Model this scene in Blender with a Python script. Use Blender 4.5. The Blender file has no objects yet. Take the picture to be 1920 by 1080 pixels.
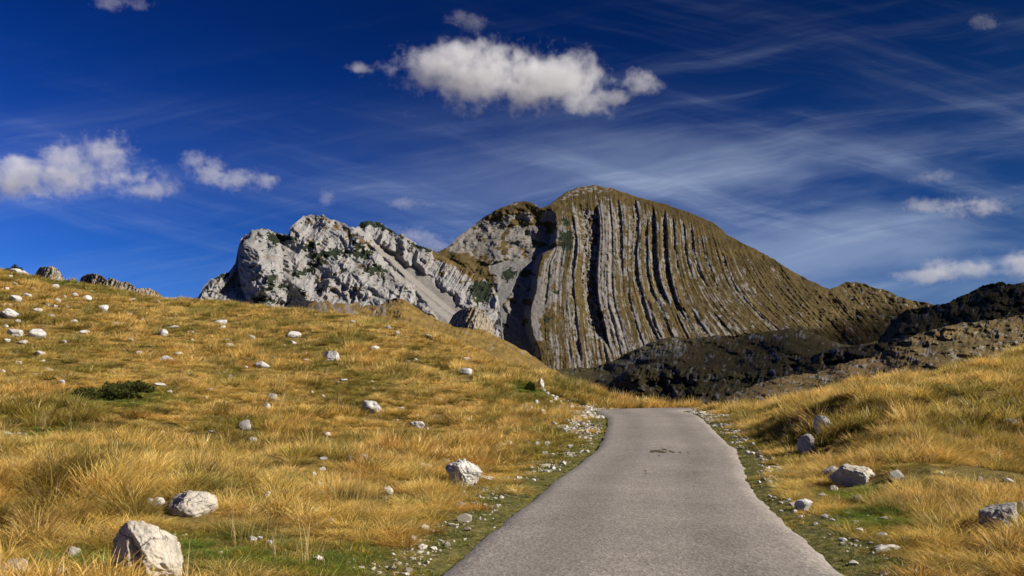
import bpy, math, random
import numpy as np
from mathutils import Vector

# ------------------------------------------------------------------ camera, sky, sun, exposure
S = bpy.context.scene
COL = S.collection
CAMZ = 1.7
FOC = 1600.0                                   # focal length in pixels of the 1920 px wide photograph
PITCH = math.atan((747 - 540) / FOC)
cam = bpy.data.cameras.new('camera')
cam_o = bpy.data.objects.new('camera', cam)
COL.objects.link(cam_o)
S.camera = cam_o
cam.sensor_width = 36
cam.lens = 36 * FOC / 1920
cam.clip_start = 0.1
cam.clip_end = 60000
cam_o.location = (0, 0, CAMZ)
cam_o.rotation_euler = (math.pi / 2 + PITCH, 0, 0)

SUN_EL, SUN_AZ = math.radians(34), math.radians(105)     # azimuth clockwise from +Y
SUN = Vector((math.sin(SUN_AZ) * math.cos(SUN_EL), math.cos(SUN_AZ) * math.cos(SUN_EL), math.sin(SUN_EL)))
sun = bpy.data.lights.new('sun', 'SUN')
sun_o = bpy.data.objects.new('sun', sun)
COL.objects.link(sun_o)
sun.energy = 5.0
sun.angle = math.radians(0.5)
sun.color = (1.0, 0.93, 0.83)
sun_o.rotation_euler = SUN.to_track_quat('Z', 'Y').to_euler()
sun_o.location = (60, -20, 80)

world = bpy.data.worlds.new("World")
S.world = world
world.use_nodes = True
S.view_settings.view_transform = 'Standard'
S.view_settings.look = 'None'
S.view_settings.exposure = 0.65
S.view_settings.gamma = 1.0
S.cycles.use_denoising = True
S.cycles.volume_bounces = 8
S.cycles.max_bounces = 10
S.cycles.diffuse_bounces = 2
S.cycles.sample_clamp_indirect = 4


class NT:
    """small helper for writing node trees"""
    def __init__(s, tree, clear=True):
        s.t = tree
        if clear:
            tree.nodes.clear()

    def n(s, kind, **kw):
        nd = s.t.nodes.new(kind)
        for k, v in kw.items():
            setattr(nd, k, v)
        return nd

    def put(s, sock, v):
        if isinstance(v, bpy.types.NodeSocket):
            s.t.links.new(v, sock)
        elif v is not None:
            if isinstance(v, (tuple, list)) and len(v) == 3 and sock.type == 'RGBA':
                v = (*v, 1)
            sock.default_value = v

    def m(s, op, a, b=None, c=None, clamp=False):
        nd = s.n('ShaderNodeMath', operation=op, use_clamp=clamp)
        s.put(nd.inputs[0], a)
        if b is not None: s.put(nd.inputs[1], b)
        if c is not None: s.put(nd.inputs[2], c)
        return nd.outputs[0]

    def v(s, op, a, b=None):
        nd = s.n('ShaderNodeVectorMath', operation=op)
        s.put(nd.inputs[0], a)
        if b is not None: s.put(nd.inputs[1], b)
        return nd.outputs['Value'] if op in ('LENGTH', 'DOT_PRODUCT', 'DISTANCE') else nd.outputs[0]

    def noise(s, vec, scale=1.0, detail=4.0, rough=0.55, dist=0.0, out=0, dims='3D'):
        nd = s.n('ShaderNodeTexNoise', noise_dimensions=dims)
        s.put(nd.inputs['Vector'], vec)
        nd.inputs['Scale'].default_value = scale
        nd.inputs['Detail'].default_value = detail
        nd.inputs['Roughness'].default_value = rough
        nd.inputs['Distortion'].default_value = dist
        return nd.outputs[out]

    def mr(s, val, a, b, c=0.0, d=1.0, smooth=True):
        nd = s.n('ShaderNodeMapRange', interpolation_type='SMOOTHSTEP' if smooth else 'LINEAR')
        s.put(nd.inputs[0], val)
        for k, x in enumerate((a, b, c, d)):
            s.put(nd.inputs[k + 1], x)
        return nd.outputs[0]

    def mix(s, f, a, b, mode='MIX'):
        nd = s.n('ShaderNodeMix', data_type='RGBA', blend_type=mode)
        s.put(nd.inputs[0], f); s.put(nd.inputs[6], a); s.put(nd.inputs[7], b)
        return nd.outputs[2]

    def sep(s, vec):
        nd = s.n('ShaderNodeSeparateXYZ'); s.put(nd.inputs[0], vec); return nd.outputs

    def comb(s, x, y, z):
        nd = s.n('ShaderNodeCombineXYZ')
        for k, q in enumerate((x, y, z)): s.put(nd.inputs[k], q)
        return nd.outputs[0]

    def ramp(s, f, stops, interp='LINEAR'):
        nd = s.n('ShaderNodeValToRGB')
        cr = nd.color_ramp
        cr.interpolation = interp
        while len(cr.elements) < len(stops): cr.elements.new(0.5)
        for e, (p, c) in zip(cr.elements, stops):
            e.position = p; e.color = (*c, 1)
        s.put(nd.inputs[0], f)
        return nd.outputs[0]


def build_world():
    t = NT(world.node_tree)
    out = t.n('ShaderNodeOutputWorld')
    bg = t.n('ShaderNodeBackground')
    t.t.links.new(bg.outputs[0], out.inputs[0])
    sky = t.n('ShaderNodeTexSky', sky_type='NISHITA')
    sky.sun_disc = False
    sky.sun_elevation = SUN_EL
    sky.sun_rotation = SUN_AZ
    sky.altitude = 1900
    sky.air_density = 1.0
    sky.dust_density = 0.15
    sky.ozone_density = 3.0
    bg.inputs[1].default_value = 0.075
    d = t.v('NORMALIZE', t.n('ShaderNodeTexCoord').outputs['Generated'])
    x, y, z = t.sep(d)[:3]
    # the polarised deep blue: darker away from the horizon and on the sun's side of the view
    el = t.mr(z, 0.0, 0.5, 0, 1, False)
    tint = t.ramp(el, [(0.0, (0.24, 0.44, 0.74)), (0.25, (0.10, 0.31, 0.72)), (0.5, (0.040, 0.20, 0.58)), (0.8, (0.010, 0.11, 0.38)), (1.0, (0.006, 0.095, 0.34))])
    az = t.mr(t.m('DIVIDE', x, t.m('MAXIMUM', y, 0.05)), -0.7, 0.7, 0.0, 1.0, False)
    side = t.ramp(az, [(0.0, (1.0, 1.12, 1.25)), (0.5, (0.9, 0.8, 0.78)), (1.0, (1.1, 0.72, 0.55))])
    base = t.mix(1.0, t.mix(1.0, sky.outputs[0], tint, 'MULTIPLY'), side, 'MULTIPLY')
    # cirrus: a thin veil thickening to the right and towards the horizon, drawn out in crossing streaks
    yy = t.m('MAXIMUM', y, 0.05)
    u = t.m('DIVIDE', x, yy)
    w_ = t.m('DIVIDE', z, yy)
    uw = t.comb(u, w_, 0.0)
    warp = t.v('MULTIPLY', t.v('SUBTRACT', t.noise(uw, 3.2, 3, 0.5, out=1), (0.5, 0.5, 0.5)), (0.07, 0.06, 0.0))
    qx, qy, _ = t.sep(t.v('ADD', uw, warp))[:3]
    def streak(ang, sx, sy, seed, rough=0.6, detail=6):
        c, s_ = math.cos(ang), math.sin(ang)
        a = t.m('MULTIPLY', t.m('ADD', t.m('MULTIPLY', qx, c), t.m('MULTIPLY', qy, s_)), sx)
        b = t.m('MULTIPLY', t.m('ADD', t.m('MULTIPLY', qx, -s_), t.m('MULTIPLY', qy, c)), sy)
        return t.noise(t.comb(a, b, seed), 1.0, detail, rough)
    right = t.mr(u, -0.25, 0.30, 0.0, 1.0)
    low = t.mr(w_, 0.40, 0.24, 0.0, 1.0)
    floor_ = t.mr(w_, 0.06, 0.16, 0.35, 1.0)
    broad = t.mr(streak(0.10, 2.2, 9.0, 1.7, 0.55), 0.36, 0.68)
    s1 = t.mr(streak(0.20, 1.6, 22.0, 3.1), 0.46, 0.78)
    s2 = t.mr(streak(-0.26, 1.5, 20.0, 8.7), 0.47, 0.78)
    fine = t.mr(streak(0.13, 3.0, 60.0, 5.5, 0.65), 0.40, 0.72)
    veil = t.m('MULTIPLY', broad, t.m('MULTIPLY_ADD', t.m('MULTIPLY', right, low), 0.31, t.m('MULTIPLY', low, 0.05)))
    lines = t.m('MULTIPLY', t.m('ADD', s1, s2), t.m('MULTIPLY_ADD', right, 0.12, t.m('MULTIPLY_ADD', low, 0.14, 0.012)))
    dens = t.m('ADD', veil, t.m('MULTIPLY', lines, t.m('MULTIPLY_ADD', fine, 0.7, 0.5)))
    dens = t.m('MULTIPLY', t.m('MULTIPLY', dens, floor_), t.mr(w_, 0.56, 0.34, 0.12, 1.0))
    dens = t.m('MINIMUM', dens, 0.6)
    col = t.mix(dens, base, (4.3, 5.2, 6.6))
    # below the horizon: the ground's own earthy tone, so that nothing glows from beneath
    col = t.mix(t.mr(z, -0.02, 0.0, 0, 1), (0.35, 0.28, 0.15), col)
    t.put(bg.inputs[0], col)


build_world()

# ------------------------------------------------------------------ helpers
CP, SP = math.cos(PITCH), math.sin(PITCH)
rng = np.random.default_rng(7)
random.seed(7)


def ray(px, py):
    cx = (np.asarray(px, float) - 960) / FOC
    cy = (540 - np.asarray(py, float)) / FOC
    dx, dy, dz = cx, CP - cy * SP, SP + cy * CP
    return dx / dy, dz / dy                     # per metre of forward distance


def unproj(px, py, d):
    a, b = ray(px, py)
    return a * d, d + 0 * a, CAMZ + b * d


def smooth(e0, e1, x):
    t = np.clip((x - e0) / (e1 - e0), 0, 1)
    return t * t * (3 - 2 * t)


def _hash(ix, iy, iz, seed):
    h = (ix.astype(np.int64) * 374761393 + iy.astype(np.int64) * 668265263 + iz.astype(np.int64) * 2147483647 + seed * 974711) & 0xffffffff
    h = ((h ^ (h >> 13)) * 1274126177) & 0xffffffff
    h = ((h ^ (h >> 16)) * 2246822519) & 0xffffffff
    return (h ^ (h >> 13)) & 0xffffffff


def perlin(x, y, z=0.0, seed=0):
    x, y, z = np.broadcast_arrays(np.asarray(x, float), np.asarray(y, float), np.asarray(z, float))
    ix, iy, iz = np.floor(x), np.floor(y), np.floor(z)
    fx, fy, fz = x - ix, y - iy, z - iz
    u, v, w = (f * f * f * (f * (f * 6 - 15) + 10) for f in (fx, fy, fz))
    res = 0
    for dz in (0, 1):
        for dy in (0, 1):
            for dx in (0, 1):
                h = _hash(ix + dx, iy + dy, iz + dz, seed)
                gx = ((h & 1023) / 511.5 - 1); gy = (((h >> 10) & 1023) / 511.5 - 1); gz = (((h >> 20) & 1023) / 511.5 - 1)
                g = gx * (fx - dx) + gy * (fy - dy) + gz * (fz - dz)
                res = res + g * (u if dx else 1 - u) * (v if dy else 1 - v) * (w if dz else 1 - w)
    return res * 1.3


def fbm(x, y, z=0.0, seed=0, octv=5, gain=0.5, lac=2.03, ridged=False):
    a, s, r = 1.0, 1.0, 0
    for k in range(octv):
        p = perlin(x * s, y * s, np.asarray(z) * s, seed + k * 17)
        r = r + a * ((1 - np.abs(p) * 2.2) - 0.5 if ridged else p)
        a *= gain; s *= lac
    return r


def poly_sd(px, py, poly):
    """signed distance to a polygon, positive inside (reference-photo pixels)"""
    P = np.array(poly, float)
    d = np.full(px.shape, 1e9); ins = np.zeros(px.shape, bool)
    for i in range(len(P)):
        a, b = P[i], P[(i + 1) % len(P)]
        ex, ey = b - a
        wx, wy = px - a[0], py - a[1]
        t = np.clip((wx * ex + wy * ey) / (ex * ex + ey * ey + 1e-9), 0, 1)
        d = np.minimum(d, np.hypot(wx - t * ex, wy - t * ey))
        if ey != 0:
            c = ((a[1] <= py) != (b[1] <= py)) & (px < a[0] + (py - a[1]) * ex / ey)
            ins ^= c
    return np.where(ins, d, -d)


def line_d(px, py, pts):
    P = np.array(pts, float)
    d = np.full(px.shape, 1e9)
    for a, b in zip(P[:-1], P[1:]):
        ex, ey = b - a
        t = np.clip(((px - a[0]) * ex + (py - a[1]) * ey) / (ex * ex + ey * ey + 1e-9), 0, 1)
        d = np.minimum(d, np.hypot(px - a[0] - t * ex, py - a[1] - t * ey))
    return d


def interp_pts(pts, x):
    P = np.array(pts, float)
    return np.interp(x, P[:, 0], P[:, 1])


def mesh_np(name, V, F, mat=None, smooth_shade=True, attrs=None):
    me = bpy.data.meshes.new(name)
    V = np.asarray(V, np.float32); F = np.asarray(F, np.int32)
    k = F.shape[1]
    me.vertices.add(len(V)); me.vertices.foreach_set('co', V.ravel())
    me.loops.add(F.size); me.loops.foreach_set('vertex_index', F.ravel())
    me.polygons.add(len(F)); me.polygons.foreach_set('loop_start', np.arange(0, F.size, k, dtype=np.int32))
    me.update(calc_edges=True)
    me.polygons.foreach_set('use_smooth', np.full(len(F), smooth_shade))
    for an, data in (attrs or {}).items():
        if data.ndim == 1:
            at = me.attributes.new(an, 'FLOAT', 'POINT'); at.data.foreach_set('value', data.astype(np.float32))
        else:
            at = me.attributes.new(an, 'FLOAT_COLOR', 'POINT')
            c = np.ones((len(V), 4), np.float32); c[:, :data.shape[1]] = data
            at.data.foreach_set('color', c.ravel())
    if mat: me.materials.append(mat)
    return me


def link(name, me, label=None, cat=None, kind=None, group=None, parent=None, loc=None):
    o = bpy.data.objects.new(name, me)
    COL.objects.link(o)
    if label: o['label'] = label
    if cat: o['category'] = cat
    if kind: o['kind'] = kind
    if group: o['group'] = group
    if parent: o.parent = parent
    if loc is not None: o.location = loc
    return o


def grid_faces(nr, nc):
    i = np.arange(nr - 1)[:, None] * nc + np.arange(nc - 1)[None]
    return np.stack([i, i + 1, i + nc + 1, i + nc], -1).reshape(-1, 4)


def new_mat(name):
    m = bpy.data.materials.new(name); m.use_nodes = True
    t = NT(m.node_tree)
    out = t.n('ShaderNodeOutputMaterial')
    b = t.n('ShaderNodeBsdfPrincipled')
    b.inputs['Roughness'].default_value = 0.9
    b.inputs['Specular IOR Level'].default_value = 0.15
    t.t.links.new(b.outputs[0], out.inputs[0])
    return m, t, b


def bump(t, b, h, strength, dist):
    nd = t.n('ShaderNodeBump'); nd.inputs['Strength'].default_value = strength; nd.inputs['Distance'].default_value = dist
    t.put(nd.inputs['Height'], h); t.put(b.inputs['Normal'], nd.outputs[0])


# ------------------------------------------------------------------ road
ZR = [(-20, 0.0), (0, 0.0), (14, -0.02), (18, 0.0), (24, 0.26), (31, 0.66), (37, 0.93), (44, 1.13), (52, 1.13), (60, 1.0), (70, 0.3), (85, -1.5), (105, -5)]


def zroad(s):
    xs = np.array([p[0] for p in ZR], float); ys = np.array([p[1] for p in ZR], float)
    r = 0
    for k in (-2, -1, 0, 1, 2):
        r = r + np.interp(np.asarray(s, float) + k * 1.4, xs, ys)
    return r / 5


def road_hit(px, py):
    a, b = ray(px, py)
    d = np.arange(3, 49, 0.02)
    f = CAMZ + b * d - zroad(d)
    i = np.argmax(f < 0)
    if f[i] >= 0:                                # grazes the crest: the nearest approach
        i = np.argmin(f)
    return a * d[i], d[i]


LEFT_PX = [(825, 1080), (893, 1023), (960, 967), (1044, 898), (1094, 863), (1125, 838), (1135, 818), (1141, 797), (1142, 783)]
RIGHT_PX = [(1580, 1080), (1502, 1012), (1440, 957), (1414, 929), (1389, 893), (1386, 866), (1372, 838), (1343, 816), (1322, 792), (1305, 778)]
LE = np.array([road_hit(*p) for p in LEFT_PX]); RE = np.array([road_hit(*p) for p in RIGHT_PX])
LE[:, 0] -= 0.05; RE[:, 0] += 0.09
print('LE', LE.round(2).tolist()); print('RE', RE.round(2).tolist())
rows = []                                        # (left xy, right xy, s)
for y in np.concatenate([np.arange(-18, 8, 1.0), np.arange(8, 42.5, 0.25)]):
    if y < LE[0, 1]:
        xl = LE[0, 0] + (y - LE[0, 1]) * 0.012
    else:
        xl = np.interp(y, LE[:, 1], LE[:, 0])
    if y < RE[0, 1]:
        xr = RE[0, 0] + (y - RE[0, 1]) * 0.012
    else:
        xr = np.interp(y, RE[:, 1], RE[:, 0])
    rows.append([xl, y, xr, y, y])
R = np.array(rows)
ker = np.array([1, 2, 3, 2, 1.]) / 9
for c in (0, 2):
    R[30:-3, c] = np.convolve(np.pad(R[:, c], 2, 'edge'), ker, 'valid')[30:-3]
xl, xr = R[-1, 0], R[-1, 2]
cx0, hw = (xl + xr) / 2, (xr - xl) / 2
tail = []                                        # bend away to the right beyond the crest, dropping
ang, cx, cy, s = math.radians(6), cx0, 42.25, 42.25
for k in range(120):
    ang = min(ang + 0.065, math.radians(88))
    cx += math.sin(ang) * 0.5; cy += math.cos(ang) * 0.5; s += 0.5
    w_ = hw + (2.1 - hw) * min(1, k / 20)
    tail.append([cx - math.cos(ang) * w_, cy + math.sin(ang) * w_, cx + math.cos(ang) * w_, cy - math.sin(ang) * w_, s])
R = np.vstack([R, tail])
C_XY = np.stack([(R[:, 0] + R[:, 2]) / 2, (R[:, 1] + R[:, 3]) / 2], 1)
C_HW = np.hypot(R[:, 2] - R[:, 0], R[:, 3] - R[:, 1]) / 2
C_S = R[:, 4]


def road_edge(x, y):
    """distance outside the road's edge (negative on it), road parameter, side (-1 left, +1 right)"""
    x = np.asarray(x, float).ravel(); y = np.asarray(y, float).ravel()
    best = np.full(x.shape, 1e9); sp = np.zeros(x.shape); sd = np.ones(x.shape)
    for i in range(0, len(R) - 1, 1):
        ax, ay = C_XY[i]; ex, ey = C_XY[i + 1] - C_XY[i]
        t = np.clip(((x - ax) * ex + (y - ay) * ey) / (ex * ex + ey * ey), 0, 1)
        dx, dy = x - ax - t * ex, y - ay - t * ey
        d = np.hypot(dx, dy) - (C_HW[i] * (1 - t) + C_HW[i + 1] * t)
        m = d < best
        best[m] = d[m]; sp[m] = (C_S[i] * (1 - t) + C_S[i + 1] * t)[m]; sd[m] = np.where(ex * dy - ey * dx > 0, -1, 1)[m]
    return best, sp, sd


def make_road():
    NX = 25
    V = []; U = []
    for i, (x0, y0, x1, y1, s) in enumerate(R):
        jl = 0.05 * perlin(np.array(s * 1.1), 3.3) + 0.045 * perlin(np.array(s * 3.6), 9.3)
        jr = 0.08 * perlin(np.array(s * 1.0), 7.3) + 0.055 * perlin(np.array(s * 3.3), 1.3)
        n = np.array([x1 - x0, y1 - y0]); L = np.hypot(*n); n /= L
        for k in range(NX):
            f = k / (NX - 1)
            q = (-jl + (L + jl + jr) * f)
            xx, yy = x0 + n[0] * q, y0 + n[1] * q
            edge = 0.0 if 0 < k < NX - 1 else -0.07
            V.append((xx, yy, zroad(s) + 0.035 * (1 - (2 * f - 1) ** 2) + 0.02 + edge))
            U.append(f)
    me = mesh_np('road', V, grid_faces(len(R), NX), road_mat(), attrs={'across': np.array(U)})
    link('road', me, 'narrow worn grey asphalt road running up to the crest', None, 'structure')


def road_mat():
    m, t, b = new_mat('asphalt')
    g = t.n('ShaderNodeNewGeometry').outputs['Position']
    f = t.n('ShaderNodeAttribute', attribute_name='across').outputs['Fac']
    big = t.noise(g, 0.35, 4, 0.6)
    med = t.noise(g, 2.2, 5, 0.65)
    agg = t.noise(t.v('MULTIPLY', g, (1, 0.45, 1)), 24, 5, 0.85)
    vor = t.n('ShaderNodeTexVoronoi'); t.put(vor.inputs['Vector'], t.v('MULTIPLY', g, (1, 0.5, 1))); vor.inputs['Scale'].default_value = 34
    cell = t.sep(vor.outputs['Color'])[0]
    # two smoother, slightly darker wheel tracks
    tr = t.m('ADD', t.mr(t.m('ABSOLUTE', t.m('SUBTRACT', f, 0.27)), 0.14, 0.02), t.mr(t.m('ABSOLUTE', t.m('SUBTRACT', f, 0.72)), 0.14, 0.02))
    v = t.m('ADD', t.m('MULTIPLY', big, 0.15), t.m('MULTIPLY', med, 0.06)); v = t.m('SUBTRACT', v, 0.015)
    v = t.m('ADD', v, t.m('MULTIPLY_ADD', agg, 0.17, 0.035))
    v = t.m('ADD', v, t.m('MULTIPLY_ADD', cell, 0.09, 0.02))
    v = t.m('SUBTRACT', v, t.m('MULTIPLY', tr, 0.032))
    edge = t.mr(t.m('ABSOLUTE', t.m('SUBTRACT', f, 0.5)), 0.36, 0.5)
    v = t.m('ADD', v, t.m('MULTIPLY', edge, 0.03))
    c = t.ramp(v, [(0.16, (0.105, 0.094, 0.082)), (0.30, (0.24, 0.213, 0.188)), (0.44, (0.48, 0.43, 0.385))])
    t.put(b.inputs['Base Color'], c)
    b.inputs['Roughness'].default_value = 0.85
    bump(t, b, t.m('ADD', agg, t.m('MULTIPLY', vor.outputs['Distance'], 0.6)), 0.5, 0.012)
    return m


# ------------------------------------------------------------------ near terrain (a thin-plate surface through surveyed points)
CTRL = []


def c(px, *pairs):
    for py, d in pairs:
        CTRL.append([float(v) for v in unproj(px, py, d)])


c(0, (1080, 7.6), (950, 12), (850, 18), (750, 27), (650, 40), (565, 56), (511, 70), (530, 86), (590, 110), (640, 140))
c(-500, (1080, 7.6), (900, 14), (700, 27), (560, 45), (420, 70), (400, 90))
c(240, (1080, 7.8), (950, 12.5), (850, 18.3), (760, 27), (670, 40), (596, 57), (556, 72), (580, 90), (620, 112), (660, 140))
c(480, (1080, 8), (950, 13.3), (870, 19), (800, 27), (700, 42), (622, 60), (578, 76), (602, 92), (650, 115), (690, 140))
c(800, (1080, 8.4), (950, 13.6), (880, 19), (820, 27), (740, 38), (668, 52), (618, 65), (648, 80), (700, 100), (735, 140))
c(1000, (900, 18.2), (840, 26), (790, 34), (738, 43), (688, 53), (720, 66), (775, 84), (800, 130))
c(1075, (800, 31), (770, 40), (752, 46), (775, 60), (810, 80), (840, 120))
c(1920, (1080, 8), (1000, 11.3), (900, 15.5), (800, 21.5), (720, 29), (662, 37), (690, 48), (760, 66), (840, 90))
c(2400, (1080, 7.8), (900, 14), (760, 22), (640, 36), (640, 50))
c(1700, (1080, 8), (950, 12.8), (850, 18.3), (770, 25), (708, 33), (740, 44), (800, 60), (860, 85))
c(1560, (960, 13), (880, 16.8), (800, 22.5), (765, 25.5), (742, 29), (770, 38), (800, 50), (840, 80))
c(1430, (900, 17.8), (830, 25), (785, 32), (764, 38), (763, 46), (790, 62), (840, 90))
c(1200, (764.5, 50.5), (790, 60), (830, 80), (870, 120))
c(1330, (764, 48), (785, 60), (840, 90))
for x in (-60, -30, -8, 1, 12, 30, 60):
    CTRL.append([x, -20, 0.05 * abs(x) * 0.3]); CTRL.append([x, 0, 0.0 if abs(x) < 15 else abs(x) * 0.08])
CTRL = np.array(CTRL)


def tps_fit(P, lam=0.02):
    X = P[:, :2] / 30
    r2 = ((X[:, None] - X[None]) ** 2).sum(-1)
    K = 0.5 * r2 * np.log(r2 + 1e-9) + lam * np.eye(len(P))
    A = np.hstack([np.ones((len(P), 1)), X])
    M = np.block([[K, A], [A.T, np.zeros((3, 3))]])
    return X, np.linalg.solve(M, np.concatenate([P[:, 2], np.zeros(3)]))


TPX, TPW = tps_fit(CTRL)


def tps(x, y):
    x = np.asarray(x, float).ravel() / 30; y = np.asarray(y, float).ravel() / 30
    n = len(TPX); r = TPW[n] + TPW[n + 1] * x + TPW[n + 2] * y
    for i in range(n):
        r2 = (x - TPX[i, 0]) ** 2 + (y - TPX[i, 1]) ** 2
        r += TPW[i] * 0.5 * r2 * np.log(r2 + 1e-9)
    return r


def ground_calc(x, y):
    shp = np.shape(x)
    x = np.asarray(x, float).ravel(); y = np.asarray(y, float).ravel()
    e, s, sd = road_edge(x, y)
    h = tps(x, y)
    far = smooth(1.0, 6.0, e)
    rs = smooth(4, 7, x)
    h = h + rs * smooth(0.8, 2.5, e) * (0.30 * fbm(x / 3.2, y / 3.2, 0, 7, 2))
    for (hx, hy, rx_, ry_, hh) in ((9.8, 24.0, 2.4, 2.6, 0.65), (13.2, 24.5, 2.2, 2.4, 0.55), (8.4, 18.6, 1.2, 1.6, 0.35), (10.8, 17.0, 1.8, 1.5, -0.35), (13.5, 19.5, 1.6, 1.4, 0.45), (-5.5, 12.5, 2.2, 1.6, 0.25), (-3.5, 17.5, 1.8, 1.3, 0.22), (-9, 16, 2.5, 1.5, 0.3)):
        h = h + hh * np.exp(-(((x - hx) / rx_) ** 2 + ((y - hy) / ry_) ** 2)) * smooth(0.8, 2.2, e)
    h = h + far * (0.45 * fbm(x / 9, y / 9, 0, 3, 3) + 0.13 * fbm(x / 1.6, y / 1.6, 0, 5, 3) + 0.10 * smooth(12, 22, y) * fbm(x / 0.9, y / 1.1, 0, 9, 2)) + 0.03 * fbm(x / 0.5, y / 0.5, 0, 6, 2) * smooth(0.1, 1, e)
    # the little bank along the left of the bend, where the road cuts into the hill
    zr = zroad(s)
    hr = np.where(e < 0, zr - 0.10, zr - 0.035 + 0.02 * np.minimum(e, 1.5))
    w = smooth(0.5, 3.2, e)
    h = hr * (1 - w) + h * w
    h = np.where(e > -0.05, h, zr - 0.12)
    return h.reshape(shp), e.reshape(shp), s.reshape(shp), sd.reshape(shp)


GX0, GX1, GY0, GY1, GS = -115.0, 95.0, -18.0, 142.0, 0.4
gx = np.arange(GX0, GX1 + GS / 2, GS); gy = np.arange(GY0, GY1 + GS / 2, GS)
GXX, GYY = np.meshgrid(gx, gy)
HGT, EDG, SPR, SID = ground_calc(GXX, GYY)


def samp(arr, x, y):
    fx = np.clip((np.asarray(x, float) - GX0) / GS, 0, len(gx) - 1.001); fy = np.clip((np.asarray(y, float) - GY0) / GS, 0, len(gy) - 1.001)
    ix, iy = fx.astype(int), fy.astype(int); a, b = fx - ix, fy - iy
    return (arr[iy, ix] * (1 - a) + arr[iy, ix + 1] * a) * (1 - b) + (arr[iy + 1, ix] * (1 - a) + arr[iy + 1, ix + 1] * a) * b


def hit(px, py):
    """where the sight line of a photo pixel meets the near ground"""
    a, b = ray(px, py)
    d = np.concatenate([np.arange(4, 30, 0.04), np.arange(30, 120, 0.12)])
    f = CAMZ + b * d - samp(HGT, a * d, d)
    i = int(np.argmax(f < 0))
    if f[i] >= 0: i = int(np.argmin(f[d < 85]))
    return float(a * d[i]), float(d[i]), float(samp(HGT, a * d[i], d[i]))


def patch(x, y):
    """0..1 how green the sward is"""
    return smooth(-0.1, 0.35, fbm(x / 7, y / 7, 0, 41, 4) + 0.25 * fbm(x / 1.5, y / 1.5, 0, 43, 2))


def gravel_w(x, y, e, s, sd):
    """how stony the verge is"""
    n = fbm(x / 1.3, y / 1.3, 0, 51, 3)
    w = smooth(1.4, 0.6, e) * smooth(0.06, 0.4, e) * 0.5
    w = np.where(sd < 0, w, w * 0.8)
    w = w + np.where((sd < 0) & (s > 27) & (s < 46), smooth(2.6, 1.2, e) * smooth(0.3, 0.8, e) * 1.0, 0)
    w = w + np.where((sd > 0) & (s > 24) & (s < 52), smooth(2.2, 1.0, e) * smooth(-0.1, 0.3, e) * (0.5 + 0.6 * smooth(30, 36, s)), 0)
    return np.clip(w * smooth(-0.35, 0.25, n), 0, 1)


def ground_mat():
    m, t, b = new_mat('turf_soil')
    g = t.n('ShaderNodeNewGeometry').outputs['Position']
    at = t.n('ShaderNodeAttribute', attribute_name='mask').outputs['Color']
    rr, gg, bb = t.sep(at)[:3]
    n1 = t.noise(g, 1.4, 5, 0.65); n2 = t.noise(g, 9, 4, 0.7)
    turf = t.ramp(t.m('ADD', t.m('MULTIPLY', n1, 0.6), t.m('MULTIPLY', n2, 0.4)), [(0.3, (0.06, 0.043, 0.013)), (0.5, (0.15, 0.10, 0.026)), (0.7, (0.28, 0.18, 0.045))])
    green = t.ramp(n2, [(0.35, (0.04, 0.043, 0.011)), (0.5, (0.09, 0.09, 0.022)), (0.68, (0.20, 0.155, 0.06))])
    stone = t.ramp(t.noise(g, 14, 4, 0.8), [(0.3, (0.12, 0.10, 0.06)), (0.52, (0.27, 0.23, 0.17)), (0.7, (0.42, 0.38, 0.31))])
    col = t.mix(t.m('MULTIPLY', gg, 0.9), turf, green)
    col = t.mix(t.mr(t.m('ADD', t.m('MULTIPLY', bb, 1.0), t.m('MULTIPLY', n2, 0.6)), 0.75, 1.0), col, stone)
    t.put(b.inputs['Base Color'], col)
    bump(t, b, t.m('ADD', n1, n2), 0.8, 0.08)
    return m


def make_ground():
    g = np.clip(smooth(1.7, 0.9, EDG) + 0.45 * patch(GXX, GYY), 0, 1)
    gr = gravel_w(GXX, GYY, EDG, SPR, SID)
    mask = np.stack([np.zeros_like(g), g, gr], -1).reshape(-1, 3)
    V = np.stack([GXX, GYY, HGT], -1).reshape(-1, 3)
    F = grid_faces(len(gy), len(gx))
    me = mesh_np('hillside', V, F, ground_mat(), attrs={'mask': mask})
    link('hillside', me, 'rolling golden grass hillside around the road', None, 'structure')


make_road()
make_ground()

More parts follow.
